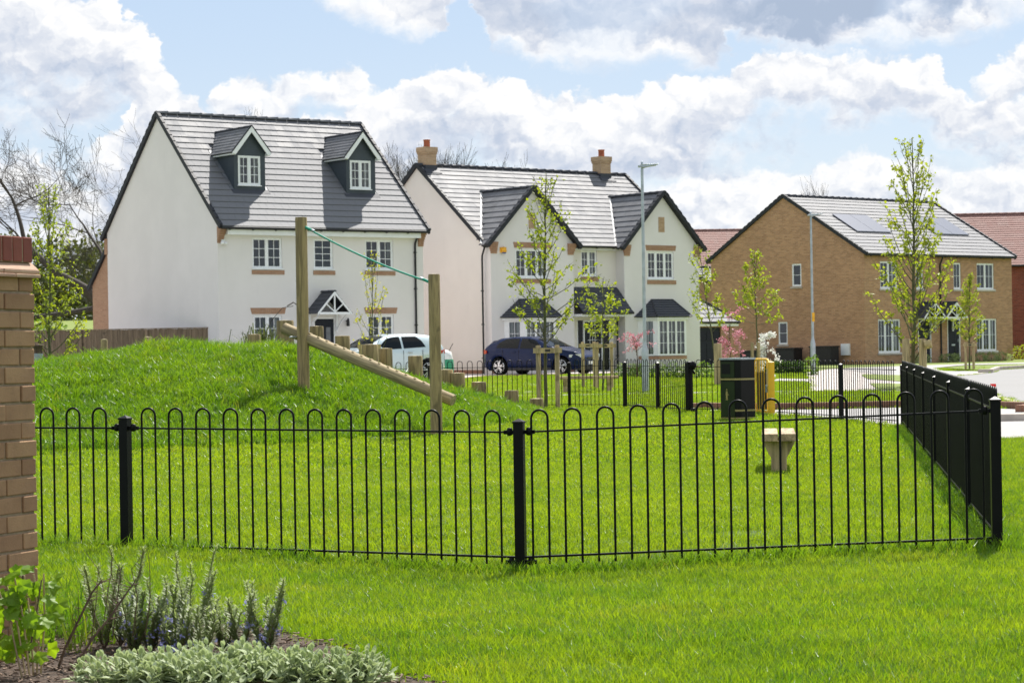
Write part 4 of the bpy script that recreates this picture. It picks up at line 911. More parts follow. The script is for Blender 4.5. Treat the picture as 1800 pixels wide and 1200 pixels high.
for gi, (a, c, xc, az_, hw) in enumerate(GW):
    eh = 5.36; s_g = (az_-eh)/hw
    ww = (1.24, 2.92) if gi == 0 else (8.2, 9.67)
    bay = (.62, 3.28) if gi == 0 else (7.62, 10.30)
    q = MB(); wall_open(q, a, c, 0, 5.3, 0, [(ww[0], ww[1], 4.1, 5.22), (bay[0]+.12, bay[1]-.12, .95, 2.4)], .1)
    zt = lambda x: az_-abs(x-xc)*s_g-.1
    q.add([(a, 0, 5.3), (c, 0, 5.3), (c, 0, zt(c)), (xc, 0, az_-.1), (a, 0, zt(a))], [(0, 1, 2, 3, 4)])
    q.quad((a, 0, 0), (a, R2, 0), (a, R2, 5.5), (a, 0, 5.5)); q.quad((c, 0, 0), (c, R2, 0), (c, R2, 5.5), (c, 0, 5.5))
    H2.add(q, 'wall', 'white_render')
    window(H2, ww[0], ww[1], 4.1, 5.22, 0, 3, (1, 2), curtain=.35)
    brick_panel(H2, ww[0]-.06, ww[1]+.10, 5.26, 5.48, 0, flare=.05); brick_panel(H2, ww[0]-.03, ww[1]+.1, 3.88, 4.04, 0, name='brick_sill', proud=.03)
    brick_panel(H2, xc-.17, xc+.17, 6.02, 6.64, 0, 'pale_brick', name='brick_vent', proud=.012)
    for s_ in (-1, 1):
        yb = my+(az_-m0)/ms
        O = Vector((xc+s_*hw, -.22, eh)); Bv = Vector((xc, -.22, az_))-O
        def tst(c_, s_=s_): return c_.z > mainz(c_.y)-.02 or c_.y < my+.1
        if s_ == -1 or gi == 0 or True: tiles(H2, O, (0, 1, 0), Bv, yb+.3, Bv.length, tst, m='grey_tile', name='gable_tile', th=.038)
        q = MB(); yv = my+(eh-m0)/ms; q.prism([O+Vector((0, 0, -.01)), Vector((xc, -.22, az_-.01)), Vector((xc, yb, az_-.01)), Vector((O.x, max(yv, .0)+.05, eh-.01))], (0, 0, -.06)); H2.add(q, 'gable_roof', 'slate_tile')
        verge(H2, (xc+s_*(hw+.06), -.14, eh-.06*s_g+.0), (xc, -.14, az_+.03), wd=.20, ht=.15)
        q = MB(); q.beam((xc+s_*hw*1.0, max(yv, 0)+.05, eh+.055), (xc, yb, az_+.055), .09, .02, (0, -1, 1)); H2.add(q, 'valley', 'upvc_cream')
        x = a if s_ < 0 else c
        q = MB(); n_ = 6
        for i in range(n_):
            wd_ = .10+.26*(i/5)**.8; q.box(*( (x-.10*(i/5), x+.30) if s_ < 0 else (x-.30, x+.10*(i/5)) ), -.03-.10*(i/5), .01, 5.02+i*.075+.003, 5.02+(i+1)*.075)
        H2.add(q, 'kneeler', 'orange_brick')
    ridge(H2, (xc, -.22, az_+.05), (xc, my+(az_-m0)/ms, az_+.05), 'slate_tile', .1)
    # bay window
    b0, b1 = bay; bd = -.60; bz0, bz1 = .95, 2.42; by = MB()
    P = [(b0, -.004), (b0+.55, bd), (b1-.55, bd), (b1, -.004)]
    ang = math.atan2(bd, .55)
    brk = MB(); brk.prism([(x, y, .3) for x, y in P], (0, 0, .50)); H2.add(brk, 'bay_base', 'white_render')
    q = MB(); q.prism([(x*1.0+(0), y-.02 if y < -.1 else y, .80) for x, y in P], (0, 0, .13)); H2.add(q, 'brick_sill', 'orange_brick')
    fr = MB()
    for (p1, p2, nl) in ((P[0], P[1], 1), (P[1], P[2], 3), (P[2], P[3], 1)):
        p1 = Vector((*p1, 0)); p2 = Vector((*p2, 0)); u = (p2-p1); L = u.length; u.normalize(); nn = Vector((u.y, -u.x, 0))
        Z = Vector((0, 0, 1))
        def fb(mb, s0, s1, z0_, z1_, o0, o1): mb.frame(p1+u*s0+Z*z0_-nn*o1, u*(s1-s0), nn*(o1-o0), Z*(z1_-z0_))
        fb(fr, 0, L, bz0, bz0+.07, .0, .06); fb(fr, 0, L, bz1-.07, bz1+.0, .0, .06)
        e = .20 if nl == 1 else .10
        fb(fr, 0, e, bz0+.07, bz1-.07, .0, .06); fb(fr, L-e, L, bz0+.07, bz1-.07, .0, .06)
        lw = (L-2*e)/nl
        for k in range(1, nl): fb(fr, e+k*lw-.045, e+k*lw+.045, bz0+.07, bz1-.07, .0, .06)
        for k in range(nl):
            s0 = e+k*lw+(.045 if k else 0)+.02; s1 = e+(k+1)*lw-(.045 if k < nl-1 else 0)-.02
            fb(fr, (s0+s1)/2-.01, (s0+s1)/2+.01, bz0+.07, bz1-.07, .022, .034)
            for j in (1, 2): zz = bz0+.07+(bz1-bz0-.14)*j/3; fb(fr, s0, s1, zz-.01, zz+.01, .0205, .0325)
            pn = MB(); pn.quad(p1+u*(s0-.02)+Z*(bz0+.07)-nn*.035, p1+u*(s1+.02)+Z*(bz0+.07)-nn*.035, p1+u*(s1+.02)+Z*(bz1-.07)-nn*.035, p1+u*(s0-.02)+Z*(bz1-.07)-nn*.035); by.add(pn.v, pn.f)
            for cs in ((s0, s0+.13), (s1-.13, s1)):
                cu = MB(); cu.quad(p1+u*cs[0]+Z*bz0-nn*.12, p1+u*cs[1]+Z*bz0-nn*.13, p1+u*cs[1]+Z*bz1-nn*.13, p1+u*cs[0]+Z*bz1-nn*.12)
                fr_c = cu if not hasattr(by, 'cur') else cu
                by.cur = getattr(by, 'cur', MB()) if hasattr(by, 'cur') else MB(); by.cur.add(cu.v, cu.f)
    f_ = H2.add(fr, 'bay_window', 'upvc_white'); pg = MB(); pg.v, pg.f, pg.sm = by.v, by.f, by.sm; H2.add(pg, 'pane', 'window_glass', f_); H2.add(by.cur, 'curtain', 'curtain', f_)
    # venetian blind slats in the upper third of each bay
    bl = MB()
    for k in range(14 if gi == 1 else 22): zz = 2.33-k*.045; bl.box(b0+.62, b1-.62, bd+.16, bd+.19, zz, zz+.018)
    bo_ = H2.add(bl, 'blind', 'curtain', f_); bo_['kind'] = 'stuff'
    r0 = (b0-.14, b1+.14); ey = bd-.17; q = MB()
    bot = [(r0[0], 0, 2.50), (r0[0]+.05, 0, 2.50), (b0+.42, ey, 2.50), (b1-.42, ey, 2.50), (r0[1], 0, 2.50)]
    fz = MB(); FP = [(b0-.10, -.002), (b0+.47, bd-.07), (b1-.47, bd-.07), (b1+.10, -.002)]; fz.prism([(x, y, 2.421) for x, y in FP], (0, 0, .09)); H2.add(fz, 'fascia', 'upvc_white')
    t0 = (b0+.75, b1-.75); TZ = 3.22; BZ = 2.53; E = [(b0-.20, .0), (b0+.36, ey), (b1-.36, ey), (b1+.20, .0)]
    rows = 7; rf = MB()
    Tp = [(t0[0]-.02, 0), (t0[0], -.02), (t0[1], -.02), (t0[1]+.02, 0)]
    for j in range(rows):
        f0 = j/rows; f1_ = (j+1)/rows+.01
        for i in range(3):
            a0 = Vector((*E[i], BZ)).lerp(Vector((*Tp[i], TZ)), f0); a1 = Vector((*E[i+1], BZ)).lerp(Vector((*Tp[i+1], TZ)), f0)
            c0 = Vector((*E[i], BZ)).lerp(Vector((*Tp[i], TZ)), f1_); c1 = Vector((*E[i+1], BZ)).lerp(Vector((*Tp[i+1], TZ)), f1_)
            N_ = (a1-a0).cross(c0-a0).normalized(); N_ = N_ if N_.z > 0 else -N_
            rf.add([a0, a1, c1, c0, a0+N_*.035, a1+N_*.035, c1+N_*.010, c0+N_*.010], [(0, 1, 5, 4), (4, 5, 6, 7), (1, 2, 6, 5), (3, 0, 4, 7)])
    H2.add(rf, 'bay_roof', 'slate_tile')
    hp = MB()
    for i in (1, 2): hp.beam(Vector((*E[i], BZ+.03)), Vector((*Tp[i], TZ+.03)), .07, .03, (0, -1, 1))
    hp.box(t0[0], t0[1], -.04, -.001, TZ-.02, TZ+.05); H2.add(hp, 'hip', 'verge_black')
window(H2, 5.05, 5.9, 4.22, 5.24, R2, 2, (1, 2), curtain=.6); brick_panel(H2, 5.02, 5.96, 4.0, 4.16, R2, name='brick_sill', proud=.03)
q = MB(); q.box(4.22, 6.91, .30, R2-.002, 5.24, 5.42); H2.add(q, 'fascia', 'upvc_cream'); gutter(H2, 4.45, 6.72, .22, 5.38)
gutter(H2, -.25, -.05, .12, 5.30)
# main roof
def mt(c_):
    for gi, (a, c, xc, az_, hw) in enumerate(GW):
        s_g = (az_-5.36)/hw
        if az_-abs(c_.x-xc)*s_g > c_.z+.10: return False
    return True
upm = Vector((0, 1, ms)); y_s = my-.06
tiles(H2, (-.05, y_s, mainz(y_s)), (1, 0, 0), upm, L2+.1, (yr2-y_s)*upm.length, mt, m='grey_tile', name='roof_tile')
q = MB(); q.prism([(-.04, y_s+.4, mainz(y_s+.4)-.03), (L2+.04, y_s+.4, mainz(y_s+.4)-.03), (L2+.04, yr2, mr-.03), (-.04, yr2, mr-.03)], (0, 0, -.06))
q.prism([(-.04, D2+.3, mainz(.2)-.2), (L2+.04, D2+.3, mainz(.2)-.2), (L2+.04, yr2, mr), (-.04, yr2, mr)], (0, 0, -.08)); H2.add(q, 'roof', 'grey_tile')
ridge(H2, (-.08, yr2, mr+.05), (L2+.08, yr2, mr+.05), 'slate_tile')
for x in (-.06, L2+.06): verge(H2, (x, .35, mainz(.35)), (x, yr2, mr+.02)); verge(H2, (x, D2+.3, mainz(.2)-.2), (x, yr2, mr+.02))
for k, (x0, x1, zb) in enumerate(((.20, .74, 8.4), (9.55, 10.12, 8.4))):
    ch = MB(); yc = yr2-.02; zt_ = 9.50
    ch.box(x0, x1, yc-.27, yc+.27, zb, zt_-.28); ch.box(x0-.025, x1+.025, yc-.295, yc+.295, zt_-.28, zt_-.20); ch.box(x0-.045, x1+.045, yc-.315, yc+.315, zt_-.20, zt_)
    co = H2.add(ch, 'chimney', 'pale_brick')
    fl_ = MB(); fl_.box(x0-.02, x1+.02, yc-.29, yc+.29, zb, mr+.0); fl_.prism([(x0-.12, yc-.50, mainz(yc-.50)+.055), (x1+.12, yc-.50, mainz(yc-.50)+.055), (x1+.10, yc-.27, mainz(yc-.27)+.06), (x0-.10, yc-.27, mainz(yc-.27)+.06)], (0, 0, .02)); H2.add(fl_, 'flashing', 'slate_tile', co)
    pt_ = MB(); pt_.lathe([(.13, zt_), (.13, zt_+.26), (.145, zt_+.27), (.145, zt_+.31), (.11, zt_+.31), (.11, zt_+.1)], 16, ((x0+x1)/2, yc, 0)); H2.add(pt_, 'chimney_pot', 'chimney_pot', co)
for x_, y_ in ((1.55, 1.9), (1.75, 2.6)):
    q = MB(); q.prism([(x_, y_, mainz(y_)+.055), (x_+.28, y_, mainz(y_)+.055), (x_+.28, y_+.16, mainz(y_+.16)+.055), (x_, y_+.16, mainz(y_+.16)+.055)], (0, 0, .05)); H2.add(q, 'roof_vent', 'verge_black')
# porch
q = MB(); E = [(4.22, .48, 3.72), (6.9, .48, 3.72), (6.9, -.5, 2.78), (4.22, -.5, 2.78)]
tiles(H2, (4.22, -.5, 2.74), (1, 0, 0), (0, .98, 1.02), 2.69, 1.39, m='slate_tile', th=.03, gauge=.2, tw=.2, name='porch_tile')
q.prism([(4.22, -.48, 2.72), (6.91, -.48, 2.72), (6.91, .48, 3.72), (4.22, .48, 3.72)], (0, 0, -.05)); H2.add(q, 'porch_roof', 'verge_black')
q = MB(); q.box(4.23, 6.905, -.44, .49, 2.56, 2.66); H2.add(q, 'porch_fascia', 'upvc_white'); gutter(H2, 4.22, 6.91, -.53, 2.70)
q = MB(); q.box(4.79, 5.08, R2+.03, R2+.07, .42, 2.4); q.box(6.14, 6.54, R2+.03, R2+.07, .42, 2.4); H2.add(q, 'side_light', 'car_glass')
door(H2, 5.10, 6.12, .4, 2.42, R2-.03, 'grid')
q = MB(); q.box(4.785, 4.82, R2+.0, R2+.08, .42, 2.41); q.box(6.50, 6.545, R2+.0, R2+.08, .42, 2.41); H2.add(q, 'door_post', 'upvc_white')
downpipe(H2, -.16, .38, .36, 5.3); downpipe(H2, 4.36, R2, 3.7, 5.35); downpipe(H2, 6.80, R2-.1, .36, 2.7)
al = MB(); al.box(.46, .74, -.07, -.001, 5.06, 5.26); al.lathe([(0, .02), (.11, 0), (.12, -.14), (.07, -.20), (0, -.2)], 14, (.60, -.07, 5.26)); ao = H2.add(al, 'alarm_box', 'yellow_plastic')
q = MB(); q.box(.53, .67, -.125, -.0705, 5.02, 5.07); H2.add(q, 'alarm_base', 'blue_plastic', ao)
q = MB(); q.box(-.02, 0.0, R2, D2, .3, .52); q.box(0, 4.21, -.015, -.001, .3, .50); q.box(6.92, 11.1, -.015, -.001, .3, .5); H2.add(q, 'plinth', 'brown_brick')

# ---- house three: pair of buff brick semis
H3 = House('semi_detached_house', (16.3, 105), 40.5, .36, 'pair of buff brick semi detached houses with solar panels and dark doors')
W3 = 11.03; D3 = 9.85; r3 = 8.43; s3 = (r3-5.48)/5.125; e3 = 5.48+.2*s3
hl = [(1.13, 2.36, 3.87, 5.13), (3.71, 4.27, 3.87, 5.13), (6.51, 7.08, 3.87, 5.13), (8.29, 9.63, 3.87, 5.13), (.94, 2.53, .88, 2.44), (8.22, 9.78, .88, 2.44), (3.80, 4.78, .37, 2.45), (5.98, 6.96, .37, 2.45)]
q = MB(); wall_open(q, 0, W3, 0, e3-.05, 0, hl, .1); H3.add(q, 'wall', 'buff_brick')
q = MB(); sh = [(3.88, 4.48, 4.09, 5.16), (4.82, 5.42, 1.34, 2.42)]
wall_open(q, 0, D3, 0, e3-.08, 0, sh, .08, axis='y')
q.add([(0, 0, e3-.08), (0, D3, e3-.08), (0, 4.925, r3-.08)], [(0, 2, 1)]); q.add([(W3, 0, 0), (W3, D3, 0), (W3, D3, e3-.08), (W3, 4.925, r3-.08), (W3, 0, e3-.08)], [(0, 1, 2, 3, 4)]); q.add([(0, D3, 0), (W3, D3, 0), (W3, D3, e3-.1), (0, D3, e3-.1)], [(1, 0, 3, 2)])
H3.add(q, 'wall', 'buff_brick')
for (a, c, z0_, z1_) in hl[:6]:
    nl = 1 if c-a < .8 else (3 if z1_ < 3 else 2); window(H3, a, c, z0_, z1_, 0, nl, (1, 1), curtain=.45)
    q = MB(); q.box(a-.08, c+.08, -.05, -.001, z0_-.11, z0_-.037); H3.add(q, 'stone_sill', 'kerb_stone')
    brick_panel(H3, a-.1, c+.1, z1_+.005, z1_+.215, 0, 'buff_brick', proud=.006)
for (a, c, z0_, z1_) in sh: window(H3, a, c, z0_, z1_, 0, 1, (0, 1), axis='y', curtain=0, rec=.05)
for a in (3.88, 4.82): zz = 4.05 if a < 4 else 1.30; q = MB(); q.box(-.05, -.001, a-.07, a+.67, zz-.06, zz+.03); H3.add(q, 'stone_sill', 'kerb_stone')
door(H3, 3.80, 4.78, .37, 2.45, 0, 'strip'); door(H3, 5.98, 6.96, .37, 2.45, 0, 'strip')
canopy(H3, 4.10, .80, -.8, 0, 2.50, .72); canopy(H3, 5.70, .80, -.8, 0, 2.50, .72)
q = MB(); q.box(-.08, -.001, .9, 1.42, .79, 1.33); H3.add(q, 'meter_box', 'upvc_white')
gutter(H3, -.05, W3+.05, -.20, 5.42); downpipe(H3, 5.45, 0, .36, 5.4)
up3 = Vector((0, 1, s3)); tiles(H3, (-.05, -.2, e3-.2*s3), (1, 0, 0), up3, W3+.1, up3.length*5.125, m='grey_tile', gauge=.345, th=.038)
q = MB(); q.prism([(-.04, -.15, e3-.15*s3-.03), (W3+.04, -.15, e3-.15*s3-.03), (W3+.04, 4.925, r3-.03), (-.04, 4.925, r3-.03)], (0, 0, -.06))
q.prism([(-.04, D3+.2, e3-.2*s3), (W3+.04, D3+.2, e3-.2*s3), (W3+.04, 4.925, r3), (-.04, 4.925, r3)], (0, 0, -.08)); H3.add(q, 'roof', 'grey_tile')
ridge(H3, (-.08, 4.925, r3+.05), (W3+.08, 4.925, r3+.05), 'slate_tile')
for x in (-.06, W3+.06): verge(H3, (x, -.25, e3-.25*s3), (x, 4.925, r3+.02)); verge(H3, (x, D3+.25, e3-.25*s3), (x, 4.925, r3+.02))
for (x0, x1) in ((1.44, 2.67), (2.69, 3.92), (7.3, 8.55), (8.57, 9.8)):
    z = lambda y: e3+y*s3+.07; q = MB(); q.prism([(x0, 1.61, z(1.61)), (x1, 1.61, z(1.61)), (x1, 3.16, z(3.16)), (x0, 3.16, z(3.16))], (0, 0, .04)); po_ = H3.add(q, 'solar_panel', 'solar_glass')
# ---- garage between
HG = House('garage', (7.92, 100), 39, .36, 'low garage with navy door between the gabled white house and the brick semis')
q = MB(); wall_open(q, -.4, 2.5, 0, 2.3, 0, [(0.05, 1.78, .3, 2.14)], .12); q.box(-.4, 2.5, .14, 5.4, 0, 2.3); HG.add(q, 'wall', 'orange_brick')
q = MB(); q.box(.06, 1.77, .06, .10, .34, 2.13)
for k in range(4):
    q.box(.12+k*.41, .46+k*.41, .045, .058, .45, 1.45)
gd = HG.add(q, 'garage_door', 'door_navy'); q = MB()
for k in range(4): q.box(.12+k*.41, .46+k*.41, .045, .058, 1.55, 1.95)
HG.add(q, 'door_glass', 'car_glass', gd)
q = MB(); q.box(-.4, 2.72, -.16, -.001, 2.19, 2.34); HG.add(q, 'fascia', 'upvc_white'); gutter(HG, -.4, 2.75, -.22, 2.36)
sg = .72; upg = Vector((0, 1, sg))
tiles(HG, (-.4, -.2, 2.38), (1, 0, 0), upg, 3.15, upg.length*2.9, lambda c: c.x < 2.75-(c.y+.2)*.78, m='grey_tile', gauge=.33)
q = MB(); q.prism([(-.4, -.2, 2.36), (2.75, -.2, 2.36), (.5, 2.7, 2.36+2.9*sg), (-.4, 2.7, 2.36+2.9*sg)], (0, 0, -.05)); q.add([(2.75, -.2, 2.40), (2.75, 5.5, 2.40), (.5, 2.7, 2.42+2.9*sg)], [(0, 1, 2)]); HG.add(q, 'roof', 'slate_tile')
verge(HG, (2.75, -.2, 2.42), (.5, 2.7, 2.44+2.9*sg), wd=.12, ht=.06, name='hip')
# ---- rear brick extension left of house one, red roofs behind
def simple_house(name, o, ang, zg, W, D, ez, rz, wm, rm, label, wins=(), ridge_m='verge_black', cat='house', gauge=.33):
    H = House(name, o, ang, zg, label, cat); s_ = (rz-ez)/(D/2)
    q = MB(); wall_open(q, 0, W, 0, ez-.05, 0, [w_ for w_ in wins], .1); q.add([(0, 0, 0), (0, D, 0), (0, D, ez-.05), (0, D/2, rz-.05), (0, 0, ez-.05)], [(0, 4, 3, 2, 1)]); q.add([(W, 0, 0), (W, D, 0), (W, D, ez-.05), (W, D/2, rz-.05), (W, 0, ez-.05)], [(0, 1, 2, 3, 4)]); q.quad((W, D, 0), (0, D, 0), (0, D, ez), (W, D, ez)); H.add(q, 'wall', wm)
    for w_ in wins: window(H, *w_, 0, 2, (1, 1))
    q = MB(); q.prism([(-.05, -.2, ez-.2*s_), (W+.05, -.2, ez-.2*s_), (W+.05, D/2, rz), (-.05, D/2, rz)], (0, 0, -.06)); q.prism([(-.05, D+.2, ez-.2*s_), (W+.05, D+.2, ez-.2*s_), (W+.05, D/2, rz), (-.05, D/2, rz)], (0, 0, -.06)); H.add(q, 'roof', rm)
    u_ = Vector((0, 1, s_)); tiles(H, (-.05, -.2, ez-.2*s_+.005), (1, 0, 0), u_, W+.1, u_.length*(D/2+.2), m=rm, gauge=gauge, th=.035)
    ridge(H, (-.05, D/2, rz+.05), (W+.05, D/2, rz+.05), ridge_m)
    for x in (-.06, W+.06): verge(H, (x, -.25, ez-.25*s_), (x, D/2, rz+.02)); verge(H, (x, D+.25, ez-.25*s_), (x, D/2, rz+.02))
    gutter(H, -.05, W+.05, -.24, ez-.2); return H
HR = simple_house('detached_house', (26.9, 122), 0, .4, 21, 8, 5.55, 8.35, 'red_brick', 'red_tile', 'dark red brick house with pinkish red tiled roof at the right edge', ridge_m='red_tile', gauge=.22)
HR.root.rotation_euler.z = R(-3); HR.root.location.x = 22.4
HB = simple_house('detached_house', (6.0, 138), 4, .4, 16, 9, 5.9, 8.6, 'orange_brick', 'red_tile', 'house with pinkish red roof seen behind the garage between two nearer houses', ridge_m='red_tile', gauge=.22)
HP = simple_house('garage', (11.2, 121), 49, .4, 3.2, 5, 4.35, 5.6, 'orange_brick', 'slate_tile', 'small brick gabled building peeking out behind the garage roof', cat='outbuilding')
HE = simple_house('garage', (-13.16, 85.9), 36, .3, 5, 6.0, 4.2, 6.9, 'orange_brick', 'slate_tile', 'narrow orange brick building with sloping dark verge at the left rear of the dormer house', cat='outbuilding')
q = MB(); q.box(0, 6, 0, .22, 0, 2.35); q.box(-.05, 6.05, -.04, .26, 2.351, 2.43); gw = q.build('garden_wall', 'red_brick', loc=(26.0, 113.5, .35)); tag(gw, 'red brick garden wall at the right edge beside the brick semis', 'wall')
q = MB(); q.box(.35, .75, -.06, .28, 2.432, 2.52); q.build('coping_stone', 'upvc_white', gw)

# ------------------------------------------------------------------ board fence left of house one
bf = empty('board_fence', (-10.1, 77.6, .3), 0, 'brown closeboard timber fence running left from the dormer house', 'fence')
Aq = Vector((0, 0, 0)); Bq = Vector((-22, 4.2, 0)); Lq = (Bq-Aq).length; uq = (Bq-Aq)/Lq; nq = Vector((uq.y, -uq.x, 0)); nq = nq if nq.y < 0 else -nq
q = MB(); n = int(Lq/.095)
for i in range(n): q.frame(Aq+uq*(i*.095)+nq*(.012 if i % 2 else 0), uq*.098, nq*.014, Vector((0, 0, 1.88+rnd.uniform(-.006, .006))))
o = q.build('fence_boards', 'fence_board', bf); o['kind'] = 'stuff'
for i in range(int(Lq/2.4)+1):
    q = MB(); q.frame(Aq+uq*(i*2.4)+nq*.03, uq*.1, nq*.06, Vector((0, 0, 1.86))); q.build('fence_post', 'fence_board', bf)
q = MB(); q.frame(Aq+nq*-.01+Vector((0, 0, 1.885)), Bq-Aq, nq*.05, Vector((0, 0, .03))); q.build('capping_rail', 'fence_board', bf)

# ------------------------------------------------------------------ cars
def car(name, loc, rz, S, paint, label):
    root = empty(name, loc, rz, label, 'car'); L, W, Hh = S['L'], S['W'], S['H']
    ip = lambda t, key: float(np.interp(t, [k[0] for k in S[key]], [k[1] for k in S[key]]))
    wr = S['wheel']; xs = sorted(set(np.round(np.linspace(0, L, 110), 3)))
    V = []; n = 0; ring = 13
    for x in xs:
        belt = ip(x, 'belt'); roof = max(ip(x, 'roof'), belt+.005); hwb = ip(x, 'half'); zb = .20+.10*math.exp(-((x)/.18)**2)+.08*math.exp(-((x-L)/.2)**2)
        for xw in S['axles']:
            dd = abs(x-xw)
            if dd < wr+.065: zb = max(zb, wr+math.sqrt(max(0, (wr+.065)**2-dd*dd)))
        k = min(1, (roof-belt)/.35); top = hwb*(1-.27*k)
        sec = [(hwb*.92, zb), (hwb*.985, zb+(.42-.2)*.3 if zb < .4 else zb+.01), (hwb, max(.52, zb+.02)), (hwb*.995, belt*.85 if belt*.85 > zb+.04 else zb+.04), (hwb*.955, belt), (hwb*.955-(hwb*.955-top)*.5, belt+(roof-belt)*.52), (top, belt+(roof-belt)*.88)]
        half = sec+[(top*.78, roof-.012*k)]
        V += [(x, y, z) for y, z in half]+[(x, 0, roof+.012*k)]+[(x, -y, z) for y, z in half[::-1]]; ring = len(half)*2+1
    mb = MB(); m_ = len(xs); F = [(i*ring+k, i*ring+k+1, (i+1)*ring+k+1, (i+1)*ring+k) for i in range(m_-1) for k in range(ring-1)]
    mb.add(V, F, True); mb.add(V[:ring], [tuple(range(ring))]); mb.add(V[-ring:], [tuple(range(ring-1, -1, -1))]); body = mb.build('body', paint, root)
    def sp(x, t, side, off=.006):    # a point on the side of the glasshouse
        belt = ip(x, 'belt'); roof = max(ip(x, 'roof'), belt+.005); hwb = ip(x, 'half'); k = min(1, (roof-belt)/.35); top = hwb*(1-.27*k)
        y = np.interp(t, [0, .52, .88], [hwb*.955, hwb*.955-(hwb*.955-top)*.5, top]); z = belt+(roof-belt)*t; return (x, side*(y+off), z)
    for side in (-1, 1):
        for pts in S['windows']:
            q = MB(); xa = min(p[0] for p in pts); xb = max(p[0] for p in pts); cols = []
            for i in range(15):
                x = xa+.001+(xb-xa-.002)*i/14; ts = []
                for (p0, p1) in zip(pts, pts[1:]+pts[:1]):
                    if (p0[0]-x)*(p1[0]-x) < 0: ts.append(p0[1]+(p1[1]-p0[1])*(x-p0[0])/(p1[0]-p0[0]))
                cols.append([sp(x, min(ts)+(max(ts)-min(ts))*j/6, side, .010) for j in range(7)])
            q.add([p for c_ in cols for p in c_], [(i*7+j, i*7+j+1, i*7+8+j, i*7+7+j) for i in range(14) for j in range(6)], True); q.build('side_window', 'car_glass', root)
    for nm, (x0, x1) in (('windscreen', S['screen']), ('rear_window', S['rear'])):
        q = MB(); r_ = []
        for i in range(7):
            x = x0+(x1-x0)*i/6; belt = ip(x, 'belt'); roof = max(ip(x, 'roof'), belt+.005); hwb = ip(x, 'half'); k = min(1, (roof-belt)/.35); top = hwb*(1-.27*k)*.9
            r_.append([(x, -top, roof+.000), (x, -top*.5, roof+.022), (x, 0, roof+.026), (x, top*.5, roof+.022), (x, top, roof+.0)])
        q.add([p for r__ in r_ for p in r__], [(i*5+k, i*5+k+1, i*5+6+k, i*5+5+k) for i in range(6) for k in range(4)], True); q.build(nm, 'car_glass', root)
    W2 = max(k[1] for k in S['half'])
    q = MB(); q.box(.25, L-.25, -W2+.12, W2-.12, .17, .5); q.build('underbody', 'trim_black', root)
    for side in (-1, 1):
        for xw in S['axles']:
            q = MB(); yo = side*(W2-.02); yi = side*(W2-.23)
            prof = [(0, .0), (wr*.9, .0), (wr, .03), (wr, .17), (wr*.9, .20), (0, .2)]
            V = []; K = 28
            for r_, y in prof: V += [(xw+r_*math.cos(2*math.pi*k/K), yo-side*y, wr+r_*math.sin(2*math.pi*k/K)) for k in range(K)]
            q.add(V, [(i*K+k, i*K+(k+1) % K, (i+1)*K+(k+1) % K, (i+1)*K+k) for i in range(len(prof)-1) for k in range(K)], True)
            wl = q.build('wheel', 'tyre', root); sp_ = MB()
            for j in range(5):
                a = 2*math.pi*j/5+.3
                for da in (-.13, .13):
                    c, s_ = math.cos(a+da*.6), math.sin(a+da*.6); c2, s2 = math.cos(a+da*1.5), math.sin(a+da*1.5)
                    sp_.beam((xw+c*.04, yo+side*.010, wr+s_*.04), (xw+c2*wr*.70, yo+side*.004, wr+s2*wr*.70), .045 if S.get('fat') else .034, .02, (0, 1, 0))
            sp_.tube([(xw+wr*.72*math.cos(t), yo+side*.004, wr+wr*.72*math.sin(t)) for t in [2*math.pi*k/32 for k in range(33)]], .011, 6, cap=False)
            sp_.lathe([(0, 0)], 8) if False else None
            sp_.box(xw-.05, xw+.05, min(yo, yo+side*.02), max(yo, yo+side*.02), wr-.05, wr+.05); sp_.build('rim', 'alloy', wl)
        # lamps and trims
        for nm, mt_, (x0, x1, z0_, z1_) in (('tail_light', 'lamp_red', S['tail']), ('headlight', 'lamp_clear', S['head'])):
            q = MB(); g0, g1 = ip(x0, 'half'), ip(x1, 'half'); q.prism([(x0, side*(g0*.94), z0_), (x1, side*(g1*.985), z0_+.02), (x1, side*(g1*.985), z1_-.03), (x0, side*(g0*.94), z1_)], (0, side*.022+side*.03, 0)); q.build(nm, mt_, root)
        q = MB(); xm = S['mirror']; q.box(xm-.06, xm+.08, *(sorted((side*(W2-.02), side*(W2+.15)))), ip(xm, 'belt')+.0, ip(xm, 'belt')+.12); q.build('mirror', paint, root, bevel=.02)
        for xh in S['handles']: q = MB(); q.box(xh-.09, xh+.09, *(sorted((side*(W2-.01), side*(W2+.025)))), ip(xh, 'belt')-.12, ip(xh, 'belt')-.09); q.build('door_handle', paint if paint != 'car_pale' else 'alloy', root)
        q = MB()
        for xd in S['shuts']: q.box(xd-.004, xd+.004, *(sorted((side*(W2*.985), side*(W2+.002)))), .35, ip(xd, 'belt')-.03)
        q.build('door_gap', 'trim_black', root)
        q = MB(); q.box(S['axles'][0]+wr+.1, S['axles'][1]-wr-.1, *(sorted((side*(W2-.06), side*(W2-.01)))), .19, .27); q.build('sill_trim', 'trim_black', root)
    q = MB(); q.box(L-.02, L+.015, -.26, .26, .38, .49); q.build('number_plate', 'plate_white', root)
    q = MB(); q.box(-.015, .02, -.26, .26, .62, .73); q.build('number_plate', 'plate_white', root)
    q = MB(); q.box(L-.03, L+.008, -.5, .5, .26, .36); q.box(L-.03, L+.004, -.35, .35, .55, .64); q.build('grille', 'trim_black', root)
    return root
